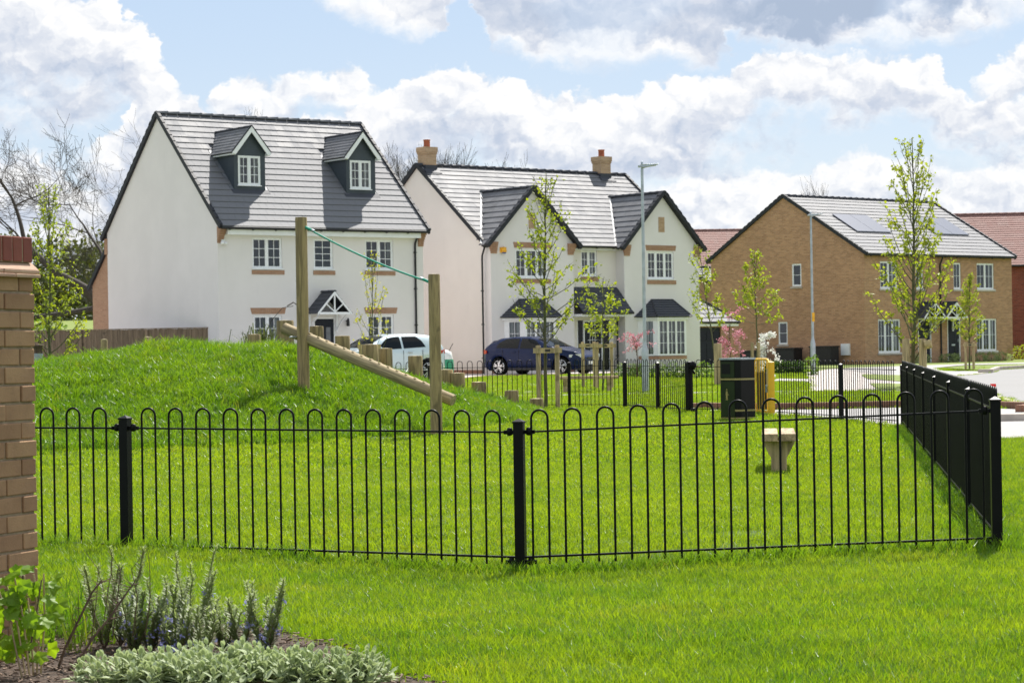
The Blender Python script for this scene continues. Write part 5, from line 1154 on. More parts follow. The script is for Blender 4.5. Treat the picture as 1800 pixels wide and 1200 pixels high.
HATCH = dict(L=4.32, W=1.77, H=1.43, wheel=.32, axles=(.78, 3.50),
    roof=[(0, .9), (.08, 1.0), (.35, 1.27), (.7, 1.39), (1.3, 1.43), (2.0, 1.42), (2.45, 1.33), (2.95, 1.07), (3.15, .985), (4.0, .84), (4.25, .70), (4.32, .60)],
    belt=[(0, .88), (.1, .96), (.8, .98), (2.9, .93), (3.15, .93), (4.0, .80), (4.25, .66), (4.32, .58)],
    half=[(0, .68), (.15, .80), (.6, .875), (2.2, .88), (3.6, .875), (4.0, .82), (4.22, .68), (4.32, .52)],
    windows=[[(.62, .10), (1.62, .06), (1.62, .86), (1.0, .86), (.72, .55)], [(1.70, .06), (2.78, .06), (2.62, .30), (2.30, .84), (1.70, .86)]],
    screen=(2.34, 3.02), rear=(.12, .42), tail=(.0, .22, .80, .96), head=(4.26, 3.86, .62, .76), mirror=2.66, handles=(1.45, 2.45), shuts=(1.66, 2.80, .95), fat=True)
SUV = dict(L=4.25, W=1.8, H=1.56, wheel=.34, axles=(.78, 3.38),
    roof=[(0, .95), (.05, 1.05), (.25, 1.38), (.45, 1.50), (1.0, 1.555), (2.0, 1.55), (2.5, 1.44), (3.1, 1.10), (3.25, 1.05), (4.0, .93), (4.2, .78), (4.25, .68)],
    belt=[(0, .93), (.1, 1.02), (.8, 1.07), (2.9, 1.0), (3.25, 1.0), (4.0, .90), (4.2, .74), (4.25, .66)],
    half=[(0, .70), (.12, .82), (.6, .89), (2.2, .90), (3.5, .885), (4.0, .80), (4.18, .68), (4.25, .55)],
    windows=[[(.85, .10), (1.72, .06), (1.72, .82), (1.15, .82), (.95, .5)], [(1.80, .06), (2.86, .06), (2.7, .30), (2.3, .82), (1.80, .82)]],
    screen=(2.34, 3.08), rear=(.08, .34), tail=(.0, .25, .88, 1.02), head=(4.18, 3.86, .72, .84), mirror=2.74, handles=(1.5, 2.5), shuts=(1.76, 2.90, 1.0))
hd = R(-33); cx, cy = -.68, 86.0
car('parked_car', (cx, cy, base(85)), hd, HATCH, 'car_blue', 'dark blue hatchback parked on the drive of the gabled white house')
hd = math.atan2(-.588, -.81)
car('parked_car', (-2.65, 76.3, base(76)), hd, SUV, 'car_pale', 'pale silver blue crossover car parked in front of the dormer house')
sk = empty('garden_sack', (-2.35, 80.0, base(80)), 0, 'tall green and white garden waste sack between the pale car and the house wall', 'sack')
q = MB(); q.lathe([(.20, 0), (.27, .1), (.30, .35), (.29, .62), (.27, .66)], 18); q.build('sack_body', 'bag_green', sk)
q = MB(); q.lathe([(.27, .661), (.25, .78), (.21, .92), (.08, .98), (0, 1.0)], 18); q.build('sack_top', 'bag_white', sk)
q = MB(); q.tube([(-.12, 0, .95), (-.22, 0, 1.15), (-.2, 0, 1.3)], .012, 5); q.tube([(.14, 0, .95), (.22, 0, 1.12), (.28, 0, 1.22)], .012, 5); q.build('handle', 'gutter_black', sk)

# ------------------------------------------------------------------ street lamps
def lamp(x, y, h, label, tagbox=False, hd=.62):
    r = empty('street_lamp', (x, y, base(y)), 0, label, 'street lamp', 'galvanised street lamps')
    q = MB(); q.lathe([(.085, -.1), (.085, 1.0), (.08, 1.05), (.048, 1.18), (.046, 1.25), (.034, h-.05), (.034, h)], 16); q.build('column', 'galvanised', r)
    q = MB(); q.tube([(0, 0, h-.02), (.02, 0, h+.02), (.10, 0, h+.05)], .03, 10)
    q.prism([(-.10, -.09, h+.03), (.05, -.09, h+.02), (hd-.22, -.06, h+.09), (hd-.20, -.06, h+.11), (.05, -.09, h+.10), (-.10, -.08, h+.08)], (0, .17, 0)); q.build('lantern', 'galvanised', r, bevel=.01)
    q = MB(); q.prism([(0, -.06, h+.021), (hd-.27, -.045, h+.072), (hd-.27, .05, h+.072), (0, .06, h+.021)], (0, 0, -.012)); q.build('lens', 'lamp_glass', r)
    q = MB(); q.lathe([(.03, 0), (.03, .06), (.02, .075), (0, .08)], 10, (0, 0, h+.10)); q.build('photocell', 'galvanised', r)
    q = MB(); q.box(-.03, .03, -.095, -.086, .35, .9); q.build('access_door', 'galvanised', r)
    if tagbox: q = MB(); q.box(-.02, .07, -.06, -.035, 1.75, 2.05); q.build('notice_tag', 'yellow_plastic', r)
lamp(3.33, 57, 5.6, 'taller nearer galvanised street lamp in front of the right gable of the white house')
lamp(10.05, 76, 5.25, 'more distant galvanised street lamp with a yellow tag, in front of the brick semis', True)

# ------------------------------------------------------------------ trees
def rv(r, s=1): return Vector((r.gauss(0, s), r.gauss(0, s), r.gauss(0, s)))
def leafmesh(name, pts, size, m, parent, seed, pairs=1, droop=.3):
    r = np.random.RandomState(seed); n = len(pts); P = np.array(pts, float).reshape(-1, 3)
    if n == 0: return
    d = r.normal(size=(n, 3)); d[:, 2] -= droop; d /= np.linalg.norm(d, axis=1)[:, None]
    e = np.cross(d, r.normal(size=(n, 3))); e /= np.linalg.norm(e, axis=1)[:, None]; s = size*r.uniform(.6, 1.35, (n, 1))
    nn = np.cross(d, e)
    a = P; b_ = P+d*s*.5+e*s*.32+nn*s*.08; c = P+d*s; dd_ = P+d*s*.5-e*s*.32+nn*s*.08
    V = np.stack([a, b_, c, dd_], 1).reshape(-1, 3); I = np.arange(n)*4
    F = np.concatenate([np.stack([I, I+1, I+2], 1), np.stack([I, I+2, I+3], 1)])
    me = bpy.data.meshes.new(name); me.from_pydata(V.tolist(), [], F.tolist()); me.materials.append(M[m])
    o = bpy.data.objects.new(name, me); C.objects.link(o); o.parent = parent; return o
def sapling(loc, H, prof, label, group, seed, leaf='leaf_lime', bk='bark_green', nbr=34, clear=.28, leaves=1500, size=.075, r0=.035, up=1.6, multi=0, lean=0, name='young_tree'):
    """prof: list of (height fraction, radius) of the crown"""
    r = random.Random(seed); root = empty(name, loc, 0, label, 'tree', group)
    w_ = MB(); pts = []; tips = []
    x = y = 0; n = 16
    for i in range(n+1):
        t = i/n; pts.append(Vector((x+lean*t, y, t*H))); x += r.gauss(0, .012)*H/5; y += r.gauss(0, .012)*H/5
    w_.tube(pts, [r0*(1-.9*i/n)+.003 for i in range(n+1)], 8); w_.build('trunk', bk, root)
    rad = lambda t: float(np.interp(t, [p[0] for p in prof], [p[1] for p in prof]))
    tw = MB(); LP = []
    def at_(t): f = t*n; i = min(int(f), n-1); return pts[i].lerp(pts[i+1], f-i)
    for k in range(nbr):
        t = clear+(1-clear)*(k+.5)/nbr*.90; a = k*2.4+r.uniform(-.4, .4); o = at_(t)
        L = None; tt = t
        # an ascending branch ends where the crown outline lets it
        tip_t = min(.99, t+(.10+.10*r.random())*up*.6); R_ = rad(tip_t)*r.uniform(.55, 1.1)
        tip = at_(tip_t)+Vector((math.cos(a)*R_, math.sin(a)*R_, 0)); mid = o.lerp(tip, .5)+Vector((math.cos(a), math.sin(a), -.5))*R_*.18
        P_ = []
        for i in range(8):
            s_ = i/7; P_.append(o*(1-s_)**2+mid*2*s_*(1-s_)+tip*s_*s_+rv(r, .008))
        br = r0*.35*(1-t*.7); tw.tube(P_, [br*(1-.85*i/7)+.002 for i in range(8)], 5, cap=False)
        for j in range(4+int(R_*5)):
            s_ = r.uniform(.25, 1); i = min(6, int(s_*7)); o2_ = P_[i].lerp(P_[i+1], s_*7-i); dv = (tip-o).normalized()+rv(r, .55); dv.z = abs(dv.z)*.8+.1; l2 = r.uniform(.12, .34)*max(.35, R_)
            e_ = o2_+dv.normalized()*l2; tw.tube([o2_, o2_.lerp(e_, .5)+rv(r, .01), e_], [.004, .003, .002], 4, cap=False)
            
            for q_ in range(3 if t < .75 else 1): LP.append((o2_.lerp(e_, .35+.3*q_), 1))
        for i in range(3, 8):
            if t < .8 or r.random() < .35: LP.append((P_[i], .7))
    tw.build('branch', bk, root)
    r2 = np.random.RandomState(seed); L = []
    for i in range(leaves):
        p, s_ = LP[r2.randint(len(LP))]
        L.append(p+Vector(r2.normal(0, .028, 3)))
    leafmesh('crown', L, size, leaf, root, seed)
    return root
def stakes(x, y, gap, h, label, rz=0, cross=True, r=.045, n=2, cat='tree stake'):
    s_ = empty('tree_stake', (x, y, hgt(x, y) if y < 50 else base(y)), rz, label, cat, 'timber stakes supporting young trees')
    for k in range(n):
        q = MB(); xx = (k-(n-1)/2)*gap; q.lathe([(r, -.2), (r, h-.01), (r*.9, h)], 12, (xx, 0, 0)); q.lathe([(r*.9, h), (0, h+.002)], 12, (xx, 0, 0)); q.build('stake', 'pine_stake', s_)
    if cross:
        q = MB(); q.box(-gap/2-r-.05, gap/2+r+.05, -r-.05, -r-.004, h-.15, h-.05); q.build('crossbar', 'pine_stake', s_)
        q = MB(); q.box(-.05, .05, -r-.056, .06, h-.12, h-.08); q.build('tie', 'trim_black', s_)
    return s_
G = 'young trees planted around the play area'
sapling((.63, 43.6, .1), 4.52, [(.3, .35), (.4, .7), (.55, 1.0), (.7, .65), (.85, .42), (1, .22)], 'young lime green tree rising in front of the gabled white house and blue car', G, 21, nbr=46, leaves=1350, size=.07, clear=.27)
stakes(.68, 43.5, .36, 1.22, 'pair of round stakes with a crossbar holding the tree in front of the blue car')
sapling((2.32, 58.5, base(58)), 2.9, [(.35, .3), (.5, .6), (.75, .85), (1, .25)], 'small bushy young tree in front of the porch of the gabled house', G, 22, nbr=24, leaves=650, size=.08, clear=.40, r0=.025)
stakes(2.45, 60.5, .42, 1.25, 'cluster of stakes around the small tree in front of the porch', R(20)); stakes(2.1, 62.5, .32, 1.25, 'stake pair standing behind the cluster by the porch tree', R(-15))
sapling((5.70, 63, base(63)), 3.9, [(.3, .25), (.5, .45), (.75, .5), (.9, .45), (1, .1)], 'thin young tree in front of the garage', G, 23, nbr=26, leaves=620, size=.085, clear=.36, r0=.025, lean=-.5)
stakes(5.66, 62.6, .3, 1.15, 'single thick stake left of the litter bin, in front of the garage', n=1, cross=False, r=.11)
sapling((6.98, 65, base(65)), 3.75, [(.3, .3), (.5, .8), (.7, .75), (.85, .35), (1, .12)], 'young yellow green tree against the brick gable wall, behind the yellow gate', G, 24, nbr=30, leaves=1000, size=.09, clear=.42, r0=.026)
stakes(6.9, 64.5, .18, 1.15, 'two close stakes behind the bin at the foot of the tree by the brick gable', cross=False)
sapling((10.24, 58, base(58)), 6.35, [(.15, .55), (.3, 1.0), (.45, 1.3), (.6, 1.05), (.75, .72), (.9, .62), (1, .38)], 'tallest young tree, in front of the brick semis by the road', G, 25, leaf='leaf_lime', nbr=64, leaves=2500, size=.098, clear=.09, r0=.055, up=2.2)
stakes(10.22, 57.8, .42, 1.22, 'two thick leaning stakes at the foot of the tallest young tree', cross=False, r=.10)
q = MB(); q.tube([(10.45, 57.62, 1.22), (10.62, 57.58, 1.25)], .11, 12); tag(q.build('stake_pad', 'pine_stake'), 'round timber block fixed on top of the right stake of the tallest young tree', 'timber block')
sapling((15.75, 78.4, base(78)), 3.35, [(.2, .15), (.35, .5), (.6, .55), (.85, .3), (1, .05)], 'small dense feathery tree on the verge before the right hand semi', G, 26, leaf='leaf_lime', nbr=40, leaves=2000, size=.07, clear=.26, r0=.03)
stakes(15.72, 78.2, .27, .98, 'slim two post stake frame around the feathery tree on the verge')
sapling((-3.9, 63.2, base(63)), 3.85, [(.1, .35), (.3, .6), (.6, .6), (.85, .35), (1, .2)], 'sparse multi stemmed young tree in front of the right windows of the dormer house', G, 27, leaf='leaf_yellow', nbr=22, leaves=380, size=.075, clear=.12, r0=.022, up=3)
bpy.data.objects[-1] if False else None
sapling((-9.85, 48.5, base(48)), 4.85, [(.15, .3), (.3, .75), (.5, .85), (.7, .55), (.85, .45), (1, .22)], 'leafy young tree at the far left between the brick pillar and the dormer house', G, 28, leaf='leaf_lime', nbr=56, leaves=2000, size=.07, clear=.13, r0=.04, up=2)
for k, z in ((0, .62), (1, .40)):
    pass
stakes(-9.9, 47.6, .95, .62, 'low stake frame with a rail behind the mound at the far left', R(5), r=.05)
# tilted posts for the sapling in front of house one
q = MB(); q.box(-.32, .32, -.05, .05, 0, .12); lb = q.build('timber_rail', 'pine_stake', loc=(-3.95, 63, 1.36)); tag(lb, 'short timber crossbar behind the wide stepping log', 'timber rail'); 
for x in (-.24, .24): q = MB(); q.box(x-.05, x+.05, -.049, .049, -1.1, -.001); q.build('stake', 'pine_stake', lb)

def bare_tree(loc, H, spread, seed, label, group=None, trunk=.22, levels=6, lean=(0, 0), up=.55, name='bare_tree', bk='bark_dark', first=.22, twig=.0085, kids=(2, 4)):
    r = random.Random(seed); root = empty(name, loc, 0, label, 'tree', group); th = MB(); tn = MB(); cnt = [0]
    def grow(p, d, L, rad, lv):
        if cnt[0] > 7000: return
        cnt[0] += 1; P_ = [p]; dd = d.copy(); n = 5
        for i in range(n):
            dd = (dd+rv(r, .085)+Vector((0, 0, .05*up))).normalized(); P_.append(P_[-1]+dd*L/n)
        e = max(twig*.55, rad*.6); (th if lv < 2 else tn).tube(P_, [rad+(e-rad)*i/n for i in range(n+1)], 7 if lv < 2 else (5 if lv < 4 else 3), cap=False)
        if lv >= levels: return
        k = r.randint(*kids)+(1 if lv > 2 else 0)
        for j in range(k):
            i = n if j == 0 else r.randint(2, n); nd = (dd+rv(r, .55 if j else .25)*Vector((1, 1, .8))[0]).normalized() if j == 0 else (dd*.75+rv(r, .55)+Vector((0, 0, .22*up))).normalized()
            out = Vector((P_[i].x, P_[i].y, 0)); 
            if out.length > .1: nd = (nd+out.normalized()*.22*spread).normalized()
            grow(P_[i], nd, L*r.uniform(.62, .86), max(twig*.5, e*(.85 if j == 0 else .62)), lv+1)
    d0_ = Vector((lean[0], lean[1], 1)).normalized(); grow(Vector((0, 0, -.2)), d0_, H*first, trunk, 0)
    zm = max(v[2] for v in th.v+tn.v); k_ = H/zm
    th.v = [(x*k_, y*k_, z*k_) for x, y, z in th.v]; tn.v = [(x*k_, y*k_, z*k_) for x, y, z in tn.v]
    th.build('trunk', bk, root); tn.build('branch', bk, root) if tn.v else None
    return root
GB = 'bare winter trees beyond the houses'
bare_tree((-15.6, 100, .4), 12.2, 1.0, 5, 'big bare spreading tree rising left of the dormer house', GB, .26, 7, (-.45, 0), .5, first=.26, kids=(3, 3))
bare_tree((-24.5, 135, .4), 9.5, .7, 8, 'second bare tree, further left behind the leafy young tree', GB, .12, 7, (-.1, 0), .6, first=.26, kids=(2, 4))
bare_tree((-17.0, 128, .5), 15.2, .6, 9, 'bare tree whose top twigs show just above the left half of the dormer house ridge', GB, .26, 6, (0, 0), 1, first=.25, kids=(2, 3))
bare_tree((-12.6, 130, .5), 15.3, .6, 10, 'bare tree whose top twigs show above the middle of the dormer house ridge', GB, .26, 6, (0, 0), 1, first=.25, kids=(2, 3))
protos = [bare_tree((0, 0, 0), 12.6, .5, s_, 'x', GB, .15, 6, (0, 0), 1.5, first=.30, kids=(3, 4), twig=.014) for s_ in (31, 32)]
spots = [(-7.9, 140, 1.10, 0, 'bare tree top just right of the dormer house roof'), (-5.9, 143, 1.12, 1, 'bare tree top left of the left chimney'), (-3.9, 141, 1.15, 2, 'bare tree top immediately right of the left chimney'), (-2.1, 144, 1.08, 1.4, 'bare tree top above the ridge left of centre'), (-.6, 142, 1.02, 3, 'last and lowest bare tree top in the row above the gabled house ridge'), (23.0, 155, .98, 4, 'tiny bare tree top above the ridge of the brick semis')]
for i, (x, y, s_, rz, l) in enumerate(spots):
    o = protos[i % 2] if i < 2 else copy_tree(protos[i % 2]); o.location = (x, y, .5); o.scale = (s_*.9, s_*.9, s_); o.rotation_euler.z = rz; o['label'] = l
sapling((12.6, 150, .5), 7.6, [(.2, .8), (.5, 1.2), (.8, .9), (1, .3)], 'small green tree top above the pinkish red roof behind the garage', None, 55, leaf='leaf_green', nbr=30, leaves=2200, size=.16, clear=.3, r0=.1, name='garden_tree')

# woodland and hedges beyond the field on the left
def blobwood(name, centres, m, seed, label, size, per, bk=True):
    r = np.random.RandomState(seed); L = []
    for (x, y, z, rx, rz) in centres:
        n = int(per*rx*rz); d = r.normal(size=(n, 3)); d /= np.linalg.norm(d, axis=1)[:, None]; rad = r.uniform(.55, 1.05, (n, 1))**.6
        k = (1+.25*np.sin(d[:, :1]*7+x)+.2*np.sin(d[:, 2:]*9+y))
        L.append(np.array([x, y, z])+d*rad*k*np.array([rx, rx, rz]))
    o = leafmesh(name, np.concatenate(L), size, m, None, seed); tag(o, label, 'woodland', kind='stuff'); return o
wr_ = random.Random(3); cen = []
for i in range(64):
    x = -62+i*1.15+wr_.uniform(-1.5, 1.5); y = 222+wr_.uniform(-8, 10); h = wr_.uniform(5.5, 8.6); cen.append((x, y, 4.2+h*.5, h*.42, h*.58))
for i in range(30): x = -60+i*2.1; cen.append((x, 212+wr_.uniform(-1, 2), 5.3, 1.6, 1.3))
blobwood('woodland', cen, 'leaf_wood', 61, 'woodland mass at the far side of the field on the left', .55, 62)
cen = [(-29+i*1.1+wr_.uniform(-.3, .3), 130+wr_.uniform(-2, 2), .6+wr_.uniform(.8, 1.9), wr_.uniform(.9, 1.4), wr_.uniform(1.0, 1.9)) for i in range(5)]
blobwood('bushes', cen, 'leaf_green', 62, 'bright green bushes in front of the woodland at the far left', .22, 260)

# ------------------------------------------------------------------ garden planting
def clump(name, loc, rx, rz, m, label, cat, seed, n=500, size=.05, group=None, stem=True, mat_stem='bark_dark'):
    root = empty(name, loc, 0, label, cat, group); r = np.random.RandomState(seed); d = r.normal(size=(n, 3)); d /= np.linalg.norm(d, axis=1)[:, None]; rad = r.uniform(.3, 1, (n, 1))**.5
    P = d*rad*np.array([rx, rx, rz])*(1+.2*np.sin(d[:, :1]*5+seed))+np.array([0, 0, rz*.9]); leafmesh('foliage', P, size, m, root, seed)
    q = MB(); q.tube([(0, 0, -.05), (0, 0, rz)], .012, 5); q.build('stem', mat_stem, root); return root
for i in range(13):
    px_ = 1088+i*12.6; t = i/12; x = 3.54+(6.15-3.54)*t; y = 75.7-5.2*t
    if i < 2: pos = 'towards the porch tree'
    clump('box_shrub', (x, y, base(y)), .15, .17, 'leaf_hedge', 'small clipped box shrub, '+['first', 'second', 'third', 'fourth', 'fifth', 'sixth', 'seventh', 'eighth', 'ninth', 'tenth', 'eleventh', 'twelfth', 'thirteenth'][i]+' from the left in the row', 'shrub', 100+i, 260, .05, 'clipped box shrubs in a row')
for i in range(7): clump('lavender_bush', (4.1+i*.55, 82.5-i*.25, base(82)), .32, .22, 'leaf_green' if i % 2 else 'leaf_silver', 'low garden bush in the bed under the right bay window, '+['first', 'second', 'third', 'fourth', 'fifth', 'sixth', 'seventh'][i]+' from the left', 'bush', 130+i, 300, .06, 'bushes under the bay window')
q = MB(); hp_ = np.random.RandomState(4); n = 3200
P_ = np.c_[hp_.uniform(0, 1, n)]; X = 8.35+P_[:, 0]*1.5; Y = 77.9-P_[:, 0]*1.2+hp_.uniform(-.2, .2, n); Z = base(77)+hp_.uniform(0, .42, n)
hgo = leafmesh('hedge', np.c_[X, Y, Z], .07, 'leaf_hedge', None, 4); tag(hgo, 'low clipped green hedge in front of the brick gable wall', 'hedge')
clump('upright_shrub', (9.62, 73, base(73)), .22, .34, 'leaf_green', 'upright shrub by the paved drive left of the distant lamp', 'shrub', 150, 500, .06)
for i, (s_, w_) in enumerate(((2.2, 'first'), (3.0, 'second'), (4.95, 'third'), (5.35, 'fourth'), (7.4, 'fifth'), (8.3, 'sixth'), (9.2, 'seventh'))):
    c_, s__ = math.cos(R(40.5)), math.sin(R(40.5)); clump('lavender_bush', (16.3+c_*s_+s__*.8, 105+s__*s_-c_*.8, .36), .42, .22, 'leaf_rosemary', 'low grey green bush at the foot of the brick semis, '+w_+' from the left', 'bush', 160+i, 320, .08, 'bushes along the front of the brick semis')
clump('garden_shrub', (25.6, 112.0, .38), 1.1, .45, 'leaf_lime', 'yellow green shrub by the red garden wall at the right edge', 'shrub', 170, 900, .09); clump('garden_shrub', (27.4, 111.0, .38), 1.1, .75, 'leaf_green', 'dark green shrub at the extreme right edge by the garden wall', 'shrub', 171, 900, .09)
# spiky plant and stone trough in front of house one
yk = empty('spiky_plant', (-8.15, 73.6, .3), 0, 'dark spiky leaved plant in front of the lower left window of the dormer house', 'plant'); r = random.Random(5); q = MB()
for i in range(230):
    a = r.uniform(0, 6.283); e_ = r.uniform(.15, 1.45); L = r.uniform(.45, .85); x0 = r.gauss(0, .28); y0 = r.gauss(0, .15); wx, wy = -math.sin(a)*.016, math.cos(a)*.016; z0_ = r.uniform(.95, 1.45)
    dx, dy = math.cos(a)*math.cos(e_)*L, math.sin(a)*math.cos(e_)*L; dz_ = math.sin(e_)*L
    q.add([(x0-wx, y0-wy, z0_), (x0+wx, y0+wy, z0_), (x0+dx*.6+wx, y0+dy*.6+wy, z0_+dz_*.75), (x0+dx*.6-wx, y0+dy*.6-wy, z0_+dz_*.75), (x0+dx, y0+dy, z0_+dz_*.8-.06)], [(0, 1, 2, 3), (3, 2, 4)])
q.build('leaf_clump', 'leaf_spiky', yk); q = MB(); q.tube([(0, 0, 0), (0, 0, 1.2)], .07, 8); q.tube([(0, 0, 1.1), (.35, 0, 2.0), (.75, 0, 2.45), (1.1, 0, 2.5)], .010, 4); q.tube([(.9, 0, 2.5), (1.1, .05, 2.62), (1.2, .1, 2.55)], .02, 4); q.build('stem', 'bark_dark', yk)
# blossoms
def blossom(loc, H, spread, m, label, seed, n, size=.07, stem='twig_brown', down=False):
    r = random.Random(seed); root = empty('blossom_tree', loc, 0, label, 'tree'); w_ = MB(); P_ = []
    w_.tube([(0, 0, 0), (.02, 0, H*.4), (0, .02, H*.75)], [.02, .016, .01], 6); w_.build('trunk', stem, root); b2 = MB()
    for k in range(16):
        a = r.uniform(0, 6.283); z = H*r.uniform(.4, .75); o = Vector((0, 0, z)); e_ = Vector((math.cos(a)*spread*r.uniform(.4, 1), math.sin(a)*spread*r.uniform(.4, 1), z+H*r.uniform(-.15 if not down else -.5, .3)))
        mid = o.lerp(e_, .5)+Vector((0, 0, .12*H)); b2.tube([o, mid, e_], [.008, .005, .003], 4)
        for i in range(n//16):
            t = r.uniform(.35, 1); p = o*(1-t)**2+mid*2*t*(1-t)+e_*t*t; P_.append(p+rv(r, .035))
    b2.build('branch', stem, root); leafmesh('blossom', P_, size, m, root, seed); return root
blossom((4.05, 74, .3), 1.65, .75, 'flower_pink', 'small pink blossom tree left of the street lamp under the right gable', 71, 420)
blossom((6.6, 69, .27), 2.3, .62, 'flower_pink', 'pink blossom tree in front of the navy garage door', 72, 800, down=True)
blossom((7.6, 68, .26), 1.75, .48, 'flower_white', 'white blossom tree behind the bin and yellow gate', 73, 700, size=.09, down=True)
# storage boxes by the brick gable
for i, (s_, w_, h_, l) in enumerate(((6.35, 1.25, .72, 'left of the three black storage boxes against the brick gable wall'), (4.05, 1.15, .82, 'middle black storage box, behind the distant lamp column'), (1.85, 1.30, .88, 'right black storage box, below the white meter box'))):
    r = empty('storage_box', (16.3-math.sin(R(40.5))*s_-.75*math.cos(R(40.5)), 105+math.cos(R(40.5))*s_-.75*math.sin(R(40.5)), .36), R(130.5), l, 'storage box', 'black boxes by the brick gable')
    q = MB(); q.box(-w_/2, w_/2, -.3, .3, 0, h_-.08); q.build('body', 'box_black', r, bevel=.02); q = MB(); q.box(-w_/2-.03, w_/2+.03, -.33, .33, h_-.078, h_); q.build('lid', 'box_black', r, bevel=.015)
q = MB(); q.lathe([(.03, .0), (.03, .55), (.0, .56)], 10); mk = q.build('marker_post', 'galvanised', loc=(6.8, 32.2, .02)); tag(mk, 'thin marker post with a red cap just beyond the side railing', 'marker post')
q = MB(); q.box(-.035, .035, -.03, .03, .561, .64); q.build('cap', 'red_plastic', mk)
# path light behind the mound, far left
bl_ = empty('bollard_light', (-8.12, 39.0, 1.02), 0, 'dark bollard light with a pale base at the left end of the mound', 'bollard')
q = MB(); q.lathe([(.08, -.3), (.08, .30)], 14); q.build('base', 'galvanised', bl_); q = MB(); q.lathe([(.075, .301), (.075, .42), (.085, .425), (.085, .45), (0, .46)], 14); q.build('head', 'twig_brown', bl_)
q = MB(); q.box(-.22, -.06, -.03, .03, .32, .36); q.build('arm', 'trim_black', bl_)

# ------------------------------------------------------------------ brick pillar, left foreground
pr = empty('brick_pillar', (-1.975, 9.42, 0), R(90-21), 'weathered brown brick pier with a red brick on edge cap at the left edge', 'pillar')
# local +x runs away along the visible face (ends at x=0), +y to the left/back
TOP = 1.575; q = MB(); q.box(-1.34, -.009, .010, .32, -.05, TOP); q.build('mortar_core', 'mortar', pr)
st = MB(); st.box(-.1065, .1065, 0, .1025, -.0325, .0325); SB = st.build('brick', 'brick_brown', bevel=.004); C.objects.unlink(SB)
hb = MB(); hb.box(-.05, .05, 0, .1025, -.0325, .0325); HBk = hb.build('brick', 'brick_brown', bevel=.004); C.objects.unlink(HBk)
def brick_at(src, x, y, z, rz=0, sc_=None):
    o = src.copy(); C.objects.link(o); o.parent = pr; o.location = (x, y, z); o.rotation_euler = (rnd.uniform(-.006, .006), rnd.uniform(-.006, .006), rz); o.name = 'brick'; return o
z = -.045; i = 0; br_r = random.Random(2)
while z < TOP-.03:
    j = lambda: br_r.uniform(-.004, .004)
    off = i % 2
    x = 0.0
    if off: brick_at(HBk, -.05, j(), z); x = -.11
    for k in range(5 if not off else 5):
        xc = x-.1065; brick_at(SB, xc, j(), z); x -= .225
    # end face bricks
    y = .1125
    for k in range(1): brick_at(HBk if off else HBk, -.0525, .21+j(), z+j()*.3, R(90))
    z += .0755; i += 1
CT = TOP-.012
for k in range(7):
    for lay in (0, 1):
        q = MB(); q.box(-.166*k-.160-(.08 if lay else 0), -.166*k+.018-(.018 if k else 0)-(.08 if lay and k else 0), -.024+.005*lay, .36, CT+lay*.017, CT+lay*.017+.015); o = q.build('creasing_tile', 'creasing_tile', pr, bevel=.003)
q = MB(); q.prism([(-1.34, -.018, CT+.033), (-1.34, .02, CT+.066), (-1.34, .36, CT+.066), (-1.34, .36, CT+.033)], (1.352, 0, 0)); q.build('mortar_fillet', 'creasing_tile', pr)
zc = CT+.066
for k in range(17):
    q = MB(); x0 = -.075*k-.068; q.box(x0, x0+.064, .0+br_r.uniform(-.002, .002), .215, zc, zc+.102); o = q.build('cap_brick', 'brick_cap_red', pr, bevel=.004)
q = MB(); q.box(-1.33, -.006, .006, .209, zc-.002, zc+.096); q.build('mortar_core', 'mortar', pr)

# ------------------------------------------------------------------ flower bed in the left foreground
ch = MB(); r = random.Random(12)
BED = SHEETS[-1]
for i in range(5200):
    x = r.uniform(-2.7, -.1); y = r.uniform(7.6, 11.0)
    if not inpoly(x, y, BED): continue
    a = r.uniform(0, 6.283); L = r.uniform(.008, .028); wd_ = L*r.uniform(.25, .5); u = Vector((math.cos(a), math.sin(a), r.uniform(-.35, .35)))*L; v = Vector((-math.sin(a), math.cos(a), r.uniform(-.4, .4)))*wd_; ch.frame(Vector((x, y, .012+r.uniform(0, .02))), u, v, Vector((0, 0, .004)))
o = ch.build('bark_mulch', 'mulch_chip'); tag(o, 'brown bark chips covering the flower bed', 'mulch', kind='stuff')
def rosemary(px, Y, h, label, seed, lean=0, fl=.5):
    r = random.Random(seed); x0 = px; root = empty('rosemary_plant', (x0, Y, .01), 0, label, 'plant', 'rosemary plants in the flower bed'); s_ = MB(); L = MB(); FL = []
    for b_ in range(r.randint(6, 9)):
        a = r.uniform(0, 6.283); hh = h*r.uniform(.55, 1) if b_ else h; sx = math.cos(a)*.10*h/.4+lean; sy = math.sin(a)*.08; P_ = []
        for i in range(12): t = i/11; P_.append(Vector((sx*t**.8+r.gauss(0, .003), sy*t, hh*t)))
        s_.tube(P_, [.0035*(1-.6*i/11) for i in range(12)], 5)
        n = int(hh/.0019)
        for k in range(n):
            t = .08+.92*k/n; f = t*11; i = min(10, int(f)); p = P_[i].lerp(P_[i+1], f-i); an = k*2.1+r.uniform(-.4, .4); l = r.uniform(.026, .046)*(1.2-.62*t); up_ = r.uniform(.25, 1.0)
            d_ = Vector((math.cos(an), math.sin(an), up_)).normalized()*l; w_ = Vector((-math.sin(an), math.cos(an), 0))*.0030; L.add([p-w_, p+w_, p+d_*.7+w_, p+d_, p+d_*.7-w_], [(0, 1, 2, 3, 4)])
            if r.random() < .055*fl*(1.4-t*1.2) and t < .75: FL += [p+d_*.8+rv(r, .003) for _ in range(3)]
    s_.build('stem', 'twig_brown', root); L.build('foliage', 'leaf_rosemary', root)
    if FL: leafmesh('flower', FL, .017, 'flower_blue', root, seed)['kind'] = 'stuff'
